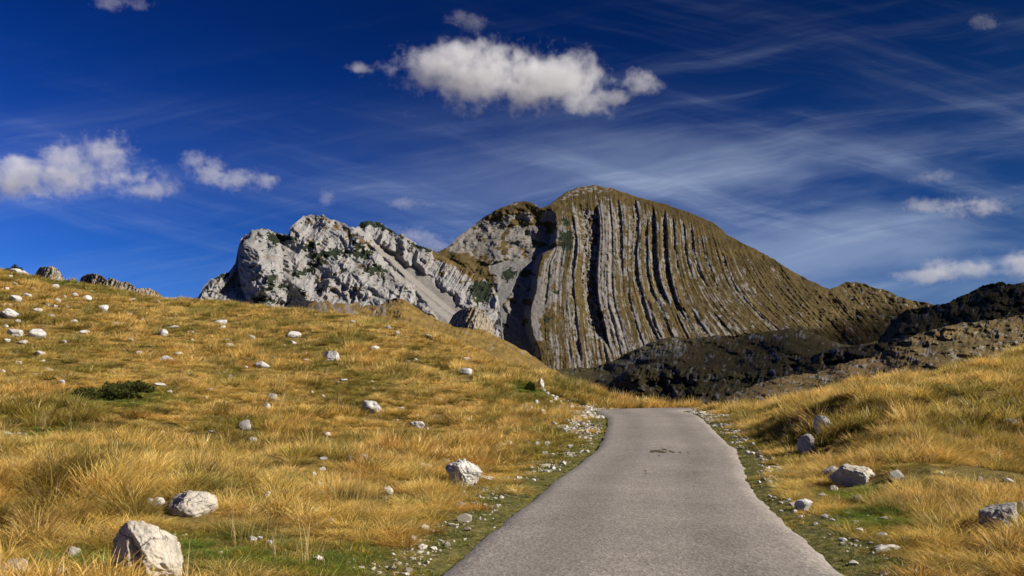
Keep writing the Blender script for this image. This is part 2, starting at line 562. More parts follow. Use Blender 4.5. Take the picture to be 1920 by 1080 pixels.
# ------------------------------------------------------------------ distant relief: hills and mountains
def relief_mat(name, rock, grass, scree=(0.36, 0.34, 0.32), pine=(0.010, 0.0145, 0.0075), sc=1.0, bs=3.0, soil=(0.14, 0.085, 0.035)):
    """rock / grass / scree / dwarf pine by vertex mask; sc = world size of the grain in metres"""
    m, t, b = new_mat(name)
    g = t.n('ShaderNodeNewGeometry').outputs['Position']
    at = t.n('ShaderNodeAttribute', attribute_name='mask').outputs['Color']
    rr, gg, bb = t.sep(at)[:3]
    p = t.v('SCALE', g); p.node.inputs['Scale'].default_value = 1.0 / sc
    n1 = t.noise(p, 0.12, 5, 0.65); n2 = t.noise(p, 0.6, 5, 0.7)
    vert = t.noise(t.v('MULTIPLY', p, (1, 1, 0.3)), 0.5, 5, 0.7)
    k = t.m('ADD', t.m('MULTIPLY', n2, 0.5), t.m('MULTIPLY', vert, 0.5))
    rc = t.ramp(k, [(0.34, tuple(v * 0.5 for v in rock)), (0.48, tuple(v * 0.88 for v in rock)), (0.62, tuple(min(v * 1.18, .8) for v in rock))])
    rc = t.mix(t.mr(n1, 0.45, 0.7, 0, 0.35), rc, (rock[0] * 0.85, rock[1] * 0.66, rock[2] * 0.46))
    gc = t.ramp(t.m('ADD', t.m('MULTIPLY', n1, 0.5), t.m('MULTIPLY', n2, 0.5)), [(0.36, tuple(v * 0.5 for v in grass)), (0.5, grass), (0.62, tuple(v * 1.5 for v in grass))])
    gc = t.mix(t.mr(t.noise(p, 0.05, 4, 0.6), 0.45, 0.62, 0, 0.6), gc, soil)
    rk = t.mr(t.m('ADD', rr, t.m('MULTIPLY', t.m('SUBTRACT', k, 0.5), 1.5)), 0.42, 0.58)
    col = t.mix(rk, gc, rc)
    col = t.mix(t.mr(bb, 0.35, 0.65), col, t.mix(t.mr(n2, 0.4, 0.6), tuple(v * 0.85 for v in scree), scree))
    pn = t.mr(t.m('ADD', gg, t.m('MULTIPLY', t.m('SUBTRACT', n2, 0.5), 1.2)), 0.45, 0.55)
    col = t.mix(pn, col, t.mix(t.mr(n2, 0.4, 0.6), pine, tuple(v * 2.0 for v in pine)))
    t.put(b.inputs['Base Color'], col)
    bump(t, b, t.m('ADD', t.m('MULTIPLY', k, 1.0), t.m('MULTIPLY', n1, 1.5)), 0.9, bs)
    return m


def relief(name, crest, base, npx, npy, depth, masks, mat, label, back=(0.6, 0.9), px_range=None, kind='structure', cat=None, zlow=-70.0, rough=2.0, seed=0):
    """A land form surveyed from the photograph: its own distance, run-back and modelled relief, closed by a back slope and a foot."""
    x0, x1 = px_range or (crest[0][0], crest[-1][0])
    px = np.linspace(x0, x1, npx)
    cy = interp_pts(crest, px) + rough * (fbm(px / 14, 0.5 + seed, 0, 11 + seed, 4, 0.6))
    by = np.maximum(interp_pts(base, px), cy + 2)
    t = np.linspace(0, 1, npy)[:, None]
    PY = by[None] * (1 - t) + cy[None] * t
    PX = np.broadcast_to(px[None], PY.shape)
    cs = interp_pts(crest, px); kw = max(3, int(45 / (x1 - x0) * npx)) | 1
    cs = np.convolve(np.pad(cs, kw // 2, 'edge'), np.ones(kw) / kw, 'valid'); cs = np.convolve(np.pad(cs, kw // 2, 'edge'), np.ones(kw) / kw, 'valid')
    bs_ = interp_pts(base, px)
    t = np.clip((bs_[None] - PY) / np.maximum(bs_ - cs, 8)[None], 0, 1.3)
    D = depth(PX, PY, t)
    X, Y, Z = unproj(PX, PY, D)
    mk = masks(PX, PY, t, X, Y, Z)
    # foot rows (towards the viewer, down) and back rows (away, down)
    def extra(x, y, z, steps, sgn):
        xs, ys, zs = [], [], []
        for run, f in steps:
            zz = z + (zlow - z) * f
            ys.append(y + sgn * run * (z - zlow)); xs.append(x * (1 + 0 * sgn)); zs.append(zz)
        return xs, ys, zs
    fx, fy, fz = extra(X[0], Y[0], Z[0], [(0.5, 1.0), (0.25, 0.5)], -1)
    bx, by_, bz = extra(X[-1], Y[-1], Z[-1], [(back[0] * .12, .06), (back[0] * 0.5, 0.35), (back[1] * 1.2, 1.0)], 1)
    X = np.vstack([fx, X, bx]); Y = np.vstack([fy, Y, by_]); Z = np.vstack([fz, Z, bz])
    mk = np.concatenate([np.repeat(mk[:1], 2, 0), mk, np.repeat(mk[-1:], 3, 0)], 0)
    V = np.stack([X, Y, Z], -1).reshape(-1, 3)
    me = mesh_np(name, V, grid_faces(len(X), npx), mat, attrs={'mask': mk.reshape(-1, 3)})
    return link(name, me, label, cat, kind)


# --- the striped mountain -------------------------------------------------
RIBS = [  # reference x (at y=480) and the bedding curve
    (820, [(820, 380), (820, 720)]),
    (1018, [(1032, 380), (1042, 413), (1041, 463), (1018, 480), (1013, 487), (1007, 530), (993, 583), (1003, 637), (1022, 700)]),
    (1045, [(1052, 400), (1052, 440), (1045, 480), (1042, 530), (1040, 600), (1045, 700)]),
    (1079, [(1066, 390), (1076, 413), (1081, 463), (1079, 480), (1073, 520), (1077, 580), (1087, 663), (1092, 700)]),
    (1097, [(1088, 397), (1097, 447), (1097, 480), (1093, 530), (1107, 597), (1120, 700)]),
    (1122, [(1118, 370), (1123, 393), (1126, 430), (1122, 480), (1120, 530), (1123, 570), (1137, 623), (1155, 700)]),
    (1158, [(1150, 370), (1155, 420), (1158, 480), (1158, 530), (1163, 570), (1178, 620), (1200, 700)]),
    (1193, [(1190, 370), (1199, 400), (1198, 430), (1193, 480), (1197, 520), (1207, 563), (1220, 603), (1237, 640), (1262, 700)]),
    (1232, [(1222, 380), (1230, 410), (1232, 463), (1232, 480), (1235, 520), (1247, 550), (1262, 585), (1277, 623), (1315, 700)]),
    (1253, [(1248, 390), (1253, 430), (1253, 480), (1260, 527), (1273, 570), (1293, 610), (1310, 640), (1350, 700)]),
    (1301, [(1290, 400), (1296, 430), (1301, 480), (1312, 513), (1328, 547), (1352, 580), (1390, 620), (1450, 700)]),
    (1353, [(1335, 420), (1345, 450), (1353, 480), (1362, 517), (1380, 550), (1410, 583), (1450, 620), (1530, 700)]),
    (1440, [(1400, 420), (1425, 460), (1440, 480), (1470, 520), (1510, 570), (1560, 620), (1640, 700)]),
    (1800, [(1700, 380), (1800, 480), (1900, 700)]),
]


def strat(PX, PY):
    ys = np.arange(340, 712, 4.0)
    xs = np.array([np.interp(ys, [p[1] for p in c_], [p[0] for p in c_]) for _, c_ in RIBS])   # rib, y
    S_ = np.array([r[0] for r in RIBS], float)
    gxx = np.arange(800, 1820, 2.0)
    img = np.array([np.interp(gxx, xs[:, j], S_) for j in range(len(ys))])
    # soften the kinks between neighbouring curves
    k = np.ones(9) / 9
    img = np.apply_along_axis(lambda r: np.convolve(np.pad(r, 4, 'edge'), k, 'valid'), 0, img)
    fx = np.clip((PX - 800) / 2, 0, len(gxx) - 1.01); fy = np.clip((PY - 340) / 4, 0, len(ys) - 1.01)
    ix, iy = fx.astype(int), fy.astype(int); a, b = fx - ix, fy - iy
    return (img[iy, ix] * (1 - a) + img[iy, ix + 1] * a) * (1 - b) + (img[iy + 1, ix] * (1 - a) + img[iy + 1, ix + 1] * a) * b


# furrows: (left s, right s, rib's far side s, depth m, rib height m, top y, bottom y)
FUR = [
    (1028, 1034, 1046, 7, 3, 470, 575), (1050, 1054, 1060, 4, 2, 460, 560), (1072, 1080, 1084, 8, 3, 410, 690),
    (1093, 1121, 1143, 19, 7, 392, 640), (1147, 1149, 1157, 4, 3, 385, 690), (1160, 1167, 1177, 7, 3.5, 385, 520),
    (1178, 1185, 1187, 6, 2, 385, 510), (1186, 1193, 1202, 9, 5, 380, 650), (1206, 1213, 1218, 7, 3.5, 390, 570),
    (1221, 1231, 1241, 12, 5, 400, 560), (1242, 1251, 1258, 10, 4, 402, 600), (1263, 1267, 1273, 5, 3, 410, 520),
    (1282, 1288, 1294, 6, 2.5, 420, 520), (1298, 1304, 1308, 8, 2, 420, 545), (1318, 1322, 1330, 3, 2, 440, 540),
    (1352, 1358, 1364, 5, 1.2, 475, 610), (1397, 1400, 1404, 1.5, .8, 490, 600), (1429, 1432, 1436, 1.5, .8, 500, 600),
    (1110, 1114, 1119, 6, 4, 640, 700), (1135, 1138, 1146, 5, 3, 560, 680), (1170, 1173, 1180, 4, 3, 540, 680), (1214, 1217, 1226, 4, 3, 560, 670),
    (1236, 1240, 1246, 4, 3, 580, 660), (1262, 1266, 1274, 5, 3, 580, 640), (1285, 1289, 1298, 5, 3, 590, 640), (1064, 1066, 1070, 3, 2, 560, 690),
]
P_CREST = [(815, 475), (840, 463), (856, 447), (870, 435), (892, 420), (910, 405), (930, 394), (950, 385), (968, 379), (985, 377), (1000, 382), (1014, 390), (1024, 388), (1036, 380),
           (1050, 368), (1065, 358), (1080, 352), (1095, 349), (1110, 347), (1130, 350), (1150, 353), (1175, 362), (1200, 371), (1225, 377), (1250, 384), (1300, 401),
           (1340, 420), (1352, 428), (1362, 440), (1380, 449), (1410, 464), (1440, 480), (1465, 496), (1490, 511), (1520, 527), (1545, 539), (1556, 541), (1570, 536), (1585, 529), (1605, 528), (1622, 533), (1640, 541),
           (1655, 541), (1680, 553), (1710, 565), (1730, 566), (1760, 573), (1800, 582)]
EDGE_L = [(385, 1034), (400, 1040), (440, 1043), (463, 1041), (480, 1016), (500, 1010), (530, 1007), (560, 1000), (583, 993), (620, 997), (650, 1008), (700, 1022)]


def p_depth(PX, PY, t):
    s = strat(PX, PY)
    wob = 1.3 * fbm(PX / 40, PY / 60, 0, 61, 3) + 0.8 * fbm(PX / 7, PY / 9, 0, 62, 3)
    sw = s + wob
    h = (705 - PY)
    D = 1560 + 1.05 * h + 0.0009 * h * h
    rel = np.zeros_like(PX)
    for (a, b_, c_, dep, rib, y0, y1) in FUR:
        y0w = y0 - 6 + 9 * fbm(s / 9, 1.7, 0, 65, 2); y1w = y1 + 22 * fbm(s / 9, 4.7, 0, 66, 2)
        win = smooth(y0w - 8, y0w + 22, PY) * smooth(y1w + 14, y1w - 30, PY) * smooth(-0.75, 0.35, fbm(s / 14, PY / 42, 0, 67, 4) + (0.5 if dep > 9 else 0.0)) * (0.75 + 0.3 * smooth(-.3, .3, fbm(PX / 9, PY / 9, 0, 68, 3)))
        wd = b_ - a
        fl = smooth(a - max(2, wd * .35), a + wd * 0.30, sw) * smooth(b_ + 1.3, b_ - 0.8, sw)
        rb = smooth(b_ - 1.0, b_ + 1.4, sw) * smooth(c_ + 3.5, c_ - 1.5, sw)
        rel += win * (-dep * (1.1 if dep > 9 else 0.85) * fl + rib * rb)
    face = smooth(1015, 1035, s) * smooth(1640, 1480, s)
    # finer bedding: many thin parallel ribs
    top = smooth(-0.1, 1, (PY - interp_pts(P_CREST, PX)) / 24)
    thin = fbm(sw / 5.5, PY / 170, 0, 71, 4, 0.62)
    thin2 = np.abs(((sw / 5.5 + 0.6 * fbm(s / 25, PY / 90, 0, 73, 2)) % 1.0) - 0.2)
    rel += face * top * (1 - 0.25 * smooth(1250, 1340, s)) * (1.6 * fbm(PX / 16, PY / 13, 0, 69, 4, 0.6) + 2.4 * thin + 1.3 * (0.5 - thin2) * (0.5 + fbm(PX / 50, PY / 50, 0, 74, 2)))
    # big forms
    ex = np.interp(PY, [p[0] for p in EDGE_L], [p[1] for p in EDGE_L]) + 3.0 * fbm(PY / 16, 2.2, 0, 75, 3)
    step = smooth(ex + 2, ex - 12, PX) * smooth(383, 430, PY) * (1 - 0.35 * smooth(620, 700, PY))
    D = D + step * 62
    out = smooth(ex, ex - 40, PX)
    # rough rocky ground left of the edge: ledges and buttresses
    rel += out * (20 * fbm(PX / 48, PY / 34, 0, 81, 4) + 3.5 * fbm(PX / 22 + PY / 30, PY / 18, 0, 82, 4, 0.5, ridged=True)) * smooth(0, 16, PY - interp_pts(P_CREST, PX))
    sc = scree_mask(PX, PY)
    rel *= 1 - 0.88 * sc * out
    # right flank: gullies leaning down to the right, rock bands
    rf = smooth(1300, 1420, s)
    rel += rf * (4 * fbm(sw / 24, PY / 120, 0, 91, 4, 0.5) + 1.6 * fbm(PX / 14, PY / 10, 0, 92, 4, 0.55)) + 1.6 * fbm(PX / 9, PY / 9, 0, 93, 4, 0.6)
    # the low dark spur at the right
    rel += -20 * smooth(1500, 1580, PX) * smooth(540, 600, PY) + 14 * fbm(PX / 55, PY / 40, 0, 94, 4) * smooth(1460, 1560, PX)
    return D - rel


def scree_mask(PX, PY):
    n = 5 * fbm(PX / 14, PY / 14, 0, 101, 3)
    a = poly_sd(PX, PY, [(915, 497), (950, 487), (985, 490), (975, 520), (945, 570), (955, 590), (985, 612), (1005, 650), (985, 645), (945, 625), (915, 600), (905, 575), (930, 550), (940, 520), (918, 512)])
    b = poly_sd(PX, PY, [(935, 640), (985, 640), (1010, 668), (960, 655)])
    return np.clip(np.maximum(smooth(-2, 2, a + n), smooth(-2, 2, b + n)), 0, 1)


def p_mask(PX, PY, t, X, Y, Z):
    s = strat(PX, PY); sw = s + 1.3 * fbm(PX / 40, PY / 60, 0, 61, 3) + 0.8 * fbm(PX / 7, PY / 9, 0, 62, 3)
    rock = np.zeros_like(PX)
    for (a, b_, c_, dep, rib, y0, y1) in FUR:
        win = smooth(y0 - 14, y0 + 6, PY) * smooth(y1 + 30, y1 - 10, PY)
        n = 0.55 + 1.1 * fbm(PX / 10, PY / 22, 0, 111, 4, 0.6)
        rock = np.maximum(rock, win * n * smooth(b_ - 2.5, b_ - 0.5, sw) * smooth(c_ + 1, c_ - 3, sw) * min(1, 0.55 + rib / 7))
        rock = np.maximum(rock, win * 0.5 * smooth(a - 1, a + 1, sw) * smooth(b_, b_ - 1, sw))
    thin = fbm(sw / 3.4, PY / 120, 0, 71, 4, 0.62)
    face = smooth(1015, 1035, s) * smooth(1560, 1330, s)
    rock = np.maximum(rock, face * smooth(0.05, 0.5, thin + 0.12 * smooth(1380, 1250, s) + 0.10 * smooth(1300, 1100, s) + 0.3 * fbm(PX / 40, PY / 30, 0, 124, 3)) * smooth(3, 26, PY - interp_pts(P_CREST, PX)) * 0.62)
    # grey-white band of the main rib and its neighbours
    rock = np.maximum(rock, smooth(1119, 1122, sw) * smooth(1160, 1150, sw) * smooth(372, 392, PY) * smooth(690, 640, PY) * (0.62 + 0.5 * fbm(PX / 9, PY / 16, 0, 112, 3)))
    rock = np.maximum(rock, smooth(1020, 1024, sw) * smooth(1064, 1056, sw) * smooth(400, 430, PY) * smooth(590, 560, PY) * (0.6 + 0.5 * fbm(PX / 9, PY / 14, 0, 113, 3)))
    butt = smooth(-3, 4, poly_sd(PX, PY, [(1000, 520), (1022, 520), (1024, 580), (1012, 605), (1018, 640), (996, 638), (990, 590)]) + 5 * fbm(PX / 9, PY / 9, 0, 114, 3))
    rock = np.maximum(rock, butt)
    summit = smooth(-3, 4, poly_sd(PX, PY, [(1040, 380), (1080, 345), (1115, 340), (1160, 352), (1140, 362), (1100, 362), (1070, 372)]) + 5 * fbm(PX / 9, PY / 6, 0, 115, 3))
    rock = np.maximum(rock, summit * 0.85 * smooth(-0.2, 0.3, fbm(PX / 8, PY / 4, 0, 125, 3)))
    ex = np.interp(PY, [p[0] for p in EDGE_L], [p[1] for p in EDGE_L])
    out = smooth(ex + 2, ex - 2, PX)
    rl = smooth(-0.25, 0.3, fbm(PX / 30, PY / 18, 0, 116, 5, 0.6) + 0.25 * smooth(400, 440, PY))
    rl *= 1 - 0.8 * smooth(-6, 6, poly_sd(PX, PY, [(810, 468), (845, 470), (900, 482), (925, 520), (935, 552), (910, 545), (880, 505), (840, 500)]) + 6 * fbm(PX / 12, PY / 12, 0, 117, 3))
    rl *= 1 - 0.6 * smooth(-5, 5, poly_sd(PX, PY, [(920, 392), (985, 377), (1022, 392), (1010, 415), (985, 400), (940, 408)]) + 5 * fbm(PX / 12, PY / 9, 0, 118, 3))
    rock = rock * (1 - out) + rl * out
    bands = smooth(-6, 8, poly_sd(PX, PY, [(1300, 500), (1340, 480), (1375, 510), (1400, 500), (1425, 545), (1400, 590), (1440, 600), (1500, 590), (1560, 610), (1500, 640), (1400, 640), (1350, 600), (1310, 560)]) + 14 * fbm(PX / 18, PY / 18, 0, 119, 4))
    rock = np.maximum(rock, bands * smooth(-0.2, 0.4, fbm(sw / 5, PY / 16, 0, 120, 4)) * 0.55)
    rock = np.maximum(rock, smooth(1500, 1600, PX) * smooth(-0.05, 0.4, fbm(PX / 8, PY / 12, 0, 121, 4)) * 0.5)
    pine = np.zeros_like(PX)
    nn = 8 * fbm(PX / 6, PY / 6, 0, 122, 4, 0.65) - 1.5
    for poly in ([(1047, 430), (1075, 433), (1077, 465), (1062, 473), (1046, 462)], [(1052, 400), (1068, 415), (1070, 425), (1055, 422)], [(940, 508), (958, 500), (972, 512), (955, 530), (940, 525)],
                 [(1115, 585), (1132, 583), (1140, 597), (1120, 600)], [(1008, 600), (1030, 590), (1040, 597), (1025, 608)], [(895, 520), (915, 525), (925, 545), (918, 570), (895, 568), (885, 545)],
                 [(1032, 543), (1050, 545), (1045, 553), (1033, 552)], [(938, 605), (955, 607), (958, 614), (940, 616)], [(925, 575), (932, 575), (936, 600), (928, 600)]):
        pine = np.maximum(pine, smooth(-2, 2, poly_sd(PX, PY, poly) + nn))
    scr = scree_mask(PX, PY) * out
    return np.stack([np.clip(rock, 0, 1), pine, scr], -1)


LIME = (0.40, 0.38, 0.36)
relief('mountain', P_CREST, [(815, 660), (900, 690), (1100, 705), (1200, 700), (1500, 655), (1800, 655)], 900, 330, p_depth, p_mask,
       relief_mat('striped_limestone', (0.172, 0.16, 0.145), (0.070, 0.050, 0.0165), sc=6.0, bs=1.0, soil=(0.066, 0.044, 0.016), scree=(0.165, 0.158, 0.152)),
       'tall brown mountain striped with pale upright ribs of rock', rough=2.0)

# --- the white rocky peak at its left ---------------------------------------
L_CREST = [(358, 575), (372, 560), (380, 541), (392, 527), (405, 518), (430, 508), (441, 497), (446, 470), (452, 450), (463, 439), (472, 431), (488, 429), (505, 431), (513, 434), (522, 438), (541, 440),
           (545, 428), (555, 415), (564, 407), (576, 403), (592, 403), (606, 404), (622, 408), (640, 416), (655, 424), (667, 427), (674, 419), (682, 413), (690, 411), (700, 415), (712, 419), (735, 430), (757, 443), (775, 453), (792, 464), (807, 467), (817, 474),
           (845, 488), (870, 502), (890, 511), (905, 520), (925, 540), (934, 560), (938, 585), (945, 640)]


def l_depth(PX, PY, t):
    h = 640 - PY
    D = 1180 + 0.9 * h + 0.0016 * h * h
    # back peak stands well behind the front one
    bx = np.interp(PY, [420, 462, 520, 600, 640], [657, 702, 765, 862, 890])
    D += 70 * smooth(bx - 4, bx + 12, PX) * smooth(640, 520, PY)
    D += 26 * smooth(bx - 26, bx - 6, PX) * smooth(440, 480, PY)
    rel = np.zeros_like(PX)
    # the rounded tower at the left
    tx = (PX - 488) / 42; ty = (PY - 498) / 80
    r2 = tx * tx + ty * ty
    rel += 62 * np.sqrt(np.clip(1 - r2, 0, 1)) * smooth(1.3, 0.7, ty + 0.25 * tx)
    # big slabs dipping to the lower left, gullies between
    q = (PX * 0.80 + PY * 0.62); r = (-PX * 0.62 + PY * 0.80)
    wq = q + 16 * fbm(PX / 60, PY / 60, 0, 131, 3)
    rel += 20 * fbm(r / 46, wq / 120, 0, 132, 4, 0.46) + 26 * fbm(wq / 50, r / 90, 0, 133, 4, 0.42, ridged=True)
    rel += 3.0 * fbm(r / 13, wq / 19, 0, 134, 4, 0.55, ridged=True) + 1.3 * fbm(PX / 6, PY / 7, 0, 135, 3, 0.55)
    band = line_d(PX, PY, [(600, 510), (640, 480), (700, 470), (760, 500), (800, 520)])
    rel -= 8 * smooth(18, 0, band)
    sc = lscree(PX, PY)
    # vertical flutes right of the scree
    fl = smooth(-6, 6, poly_sd(PX, PY, [(790, 490), (860, 485), (920, 530), (915, 570), (860, 545), (800, 510)]))
    rel = rel * (1 - 0.5 * fl) + fl * 6 * fbm((PX + 0.55 * PY) / 5.0, PY / 60, 0, 136, 3, 0.6)
    rel *= (1 - 0.9 * sc)
    rel *= smooth(0, 10, PY - interp_pts(L_CREST, PX)) * 0.75 + 0.25
    return D - rel


def lscree(PX, PY):
    n = 6 * fbm(PX / 16, PY / 16, 0, 141, 3)
    a = poly_sd(PX, PY, [(700, 457), (730, 470), (762, 498), (800, 515), (835, 548), (878, 585), (870, 640), (835, 640), (815, 590), (780, 545), (745, 505), (710, 475)])
    return smooth(-3, 3, a + n)


def l_mask(PX, PY, t, X, Y, Z):
    rock = 0.98 - 0.6 * smooth(0.2, 0.6, fbm(PX / 22, PY / 14, 0, 151, 5, 0.62))
    g = poly_sd(PX, PY, [(600, 545), (760, 480), (800, 530), (850, 600), (830, 625), (780, 600), (740, 545), (690, 500)]) + 14 * fbm(PX / 20, PY / 20, 0, 152, 4)
    rock -= 0.42 * smooth(-8, 8, g) * smooth(-0.2, 0.4, fbm(PX / 9, PY / 9, 0, 153, 4))
    rock -= 0.8 * smooth(-5, 5, poly_sd(PX, PY, [(812, 470), (850, 484), (905, 515), (920, 560), (890, 530), (850, 500), (815, 488)]) + 7 * fbm(PX / 10, PY / 10, 0, 154, 3))
    rock -= 0.5 * smooth(9, 2, np.abs(PY - interp_pts([(600, 404), (660, 440), (710, 470)], PX)) + 5 * fbm(PX / 8, PY / 8, 0, 155, 2)) * (PX > 600) * (PX < 720)
    pine = np.zeros_like(PX)
    nn = 9 * fbm(PX / 7, PY / 6, 0, 156, 4, 0.65) + 4 * fbm(PX / 3, PY / 3, 0, 157, 2) - 1.0
    for poly in ([(500, 432), (520, 438), (548, 441), (560, 452), (530, 455), (512, 462), (500, 448)],
                 [(560, 460), (590, 452), (600, 458), (570, 472)], [(578, 478), (620, 465), (660, 470), (700, 468), (690, 490), (655, 480), (620, 482), (590, 492)],
                 [(655, 450), (682, 455), (690, 475), (668, 470)],
                 [(540, 515), (580, 500), (600, 478), (612, 490), (590, 508), (555, 524)], [(497, 520), (515, 505), (520, 520), (512, 545), (496, 548)],
                 [(682, 498), (712, 495), (728, 508), (700, 516), (680, 512)], [(712, 515), (724, 518), (722, 530), (714, 526)], [(740, 500), (760, 497), (758, 510), (742, 508)],
                 [(520, 528), (535, 530), (530, 545), (522, 540)], [(655, 545), (668, 543), (668, 552), (658, 553)], [(595, 540), (608, 536), (606, 548), (598, 550)],
                 [(400, 520), (420, 508), (432, 510), (425, 524), (405, 526)], [(672, 413), (690, 409), (720, 420), (760, 443), (755, 449), (710, 428), (690, 424), (680, 430), (672, 424)],
                 [(765, 451), (800, 462), (812, 472), (800, 474), (770, 462)], [(470, 558), (500, 555), (520, 565), (500, 572), (470, 568)], [(585, 402), (606, 402), (604, 408), (590, 408)],
                 [(888, 525), (918, 528), (925, 548), (915, 572), (890, 566), (880, 545)], [(640, 505), (655, 500), (650, 512), (640, 515)], [(560, 545), (575, 545), (572, 556), (562, 555)]):
        pine = np.maximum(pine, smooth(-2.5, 2.5, poly_sd(PX, PY, poly) + nn))
    pine = np.maximum(pine, smooth(0.52, 0.6, fbm(PX / 16, PY / 11, 0, 158, 5, 0.6) + 0.12 * smooth(60, 0, np.hypot((PX - 600) / 2, PY - 500))) * smooth(760, 700, PX))
    return np.stack([np.clip(rock, 0, 1), pine * (1 - lscree(PX, PY)), lscree(PX, PY)], -1)


relief('rocky_peak', L_CREST, [(358, 620), (945, 645)], 620, 260, l_depth, l_mask,
       relief_mat('white_limestone', (0.25, 0.244, 0.238), (0.10, 0.07, 0.024), scree=(0.205, 0.19, 0.172), sc=4.0, bs=0.7),
       'pale craggy limestone peak with dark dwarf pine patches', kind='structure', rough=5.5, seed=2)


def simple_depth(d0, d1, lump, fine, seed, px_s=60, py_s=26, ridge=0.5, p=1.0):
    def f(PX, PY, t):
        D = d0 + (d1 - d0) * t ** p
        k = D / FOC
        rel = lump * fbm(PX / px_s, PY / py_s, 0, seed, 4, 0.5) + lump * ridge * 0.35 * fbm(PX / (px_s * .30) + PY / py_s * .4, PY / (py_s * .8), 0, seed + 3, 4, 0.5, ridged=True)
        rel += fine * fbm(PX / 6, PY / 7, 0, seed + 5, 4, 0.65) + fine * 1.2 * fbm(PX / 5 + PY / 16, PY / 20, 0, seed + 7, 3, 0.6, ridged=True)
        return D - rel 
    return f


def simple_mask(seed, amount, px_s=30, py_s=12, pine=0.0, extra=None):
    def f(PX, PY, t, X, Y, Z):
        r = smooth(-0.45, 0.5, fbm(PX / px_s, PY / py_s, 0, seed, 5, 0.65) + amount)
        if extra is not None: r = np.clip(r + extra(PX, PY), 0, 1)
        if amount > -0.5: r = r * (0.35 + 0.9 * smooth(-0.25, 0.3, fbm(PX / 3.5 + PY / 14, PY / 11, 0, seed + 21, 4, 0.6)))
        pn = smooth(0.3, 0.5, fbm(PX / 20, PY / 9, 0, seed + 9, 4, 0.6) + pine) if pine else np.zeros_like(PX)
        return np.stack([r, pn, np.zeros_like(r)], -1)
    return f


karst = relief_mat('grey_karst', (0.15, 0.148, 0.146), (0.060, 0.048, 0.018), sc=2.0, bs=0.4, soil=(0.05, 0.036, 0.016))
karst_near = relief_mat('pale_karst', (0.185, 0.172, 0.155), (0.105, 0.074, 0.025), sc=0.9, bs=0.3)
grassy = relief_mat('dry_hill_grass', (0.185, 0.155, 0.12), (0.15, 0.098, 0.025), sc=1.0, bs=0.6)

# mid hills in front of the mountain
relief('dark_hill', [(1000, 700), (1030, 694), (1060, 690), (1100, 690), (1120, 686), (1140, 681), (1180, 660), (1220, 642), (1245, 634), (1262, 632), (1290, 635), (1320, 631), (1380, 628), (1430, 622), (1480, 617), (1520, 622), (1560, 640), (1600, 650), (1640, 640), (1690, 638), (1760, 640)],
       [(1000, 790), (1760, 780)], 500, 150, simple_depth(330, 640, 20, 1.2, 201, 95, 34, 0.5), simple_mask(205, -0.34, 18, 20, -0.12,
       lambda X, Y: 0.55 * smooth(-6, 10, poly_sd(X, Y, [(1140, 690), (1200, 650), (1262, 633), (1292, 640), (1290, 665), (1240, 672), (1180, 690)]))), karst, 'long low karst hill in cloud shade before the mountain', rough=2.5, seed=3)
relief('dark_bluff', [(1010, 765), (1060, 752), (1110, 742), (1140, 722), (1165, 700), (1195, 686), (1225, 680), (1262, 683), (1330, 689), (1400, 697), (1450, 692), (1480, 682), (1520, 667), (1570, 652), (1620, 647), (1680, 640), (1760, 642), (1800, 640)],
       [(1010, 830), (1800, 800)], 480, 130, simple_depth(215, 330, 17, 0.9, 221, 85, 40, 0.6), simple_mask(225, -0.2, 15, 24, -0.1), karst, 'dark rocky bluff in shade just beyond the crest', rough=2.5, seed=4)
relief('far_right_hill', [(1636, 660), (1650, 632), (1662, 616), (1676, 598), (1687, 590), (1700, 582), (1716, 578), (1735, 576), (1752, 572), (1778, 569), (1797, 557), (1823, 546), (1840, 537), (1858, 532), (1878, 529), (1897, 533), (1920, 530), (1980, 522), (2150, 540)],
       [(1636, 720), (2150, 720)], 420, 170, simple_depth(250, 430, 17, 1.3, 241, 75, 30, 0.7), simple_mask(245, -0.3, 17, 15, -0.02), karst, 'rugged dark hill on the right skyline', rough=3.5, seed=5)
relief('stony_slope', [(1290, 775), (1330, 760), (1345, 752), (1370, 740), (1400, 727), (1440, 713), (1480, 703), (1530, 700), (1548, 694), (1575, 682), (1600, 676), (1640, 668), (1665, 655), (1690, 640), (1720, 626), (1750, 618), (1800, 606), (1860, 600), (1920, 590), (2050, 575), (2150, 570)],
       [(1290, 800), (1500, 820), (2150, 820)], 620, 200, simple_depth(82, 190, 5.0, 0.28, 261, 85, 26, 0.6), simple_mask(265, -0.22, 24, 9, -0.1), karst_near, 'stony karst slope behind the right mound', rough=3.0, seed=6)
# mid hill behind the left slope, with small crags on its crest
relief('grassy_spur', [(540, 590), (575, 574), (590, 566), (603, 569), (612, 564), (625, 570), (640, 567), (656, 571), (668, 565), (680, 577), (696, 570), (708, 573), (722, 568), (733, 561), (745, 558), (760, 563), (775, 573), (800, 588), (830, 604), (850, 611), (880, 616), (905, 618), (920, 626), (950, 640), (980, 655), (1005, 672), (1030, 689), (1060, 706), (1080, 720)],
       [(540, 650), (800, 700), (1080, 790)], 460, 150, simple_depth(150, 290, 8, 0.45, 281, 60, 26, 0.5), simple_mask(285, -0.55, 26, 26, 0.0,
       lambda X, Y: 0.9 * smooth(26, 6, np.abs(Y - 578)) * smooth(-0.15, 0.3, fbm(X / 9, Y / 30, 0, 291, 3)) * smooth(770, 720, X)), grassy, 'brown grassy spur with small crags behind the hillside', rough=3.0, seed=7)


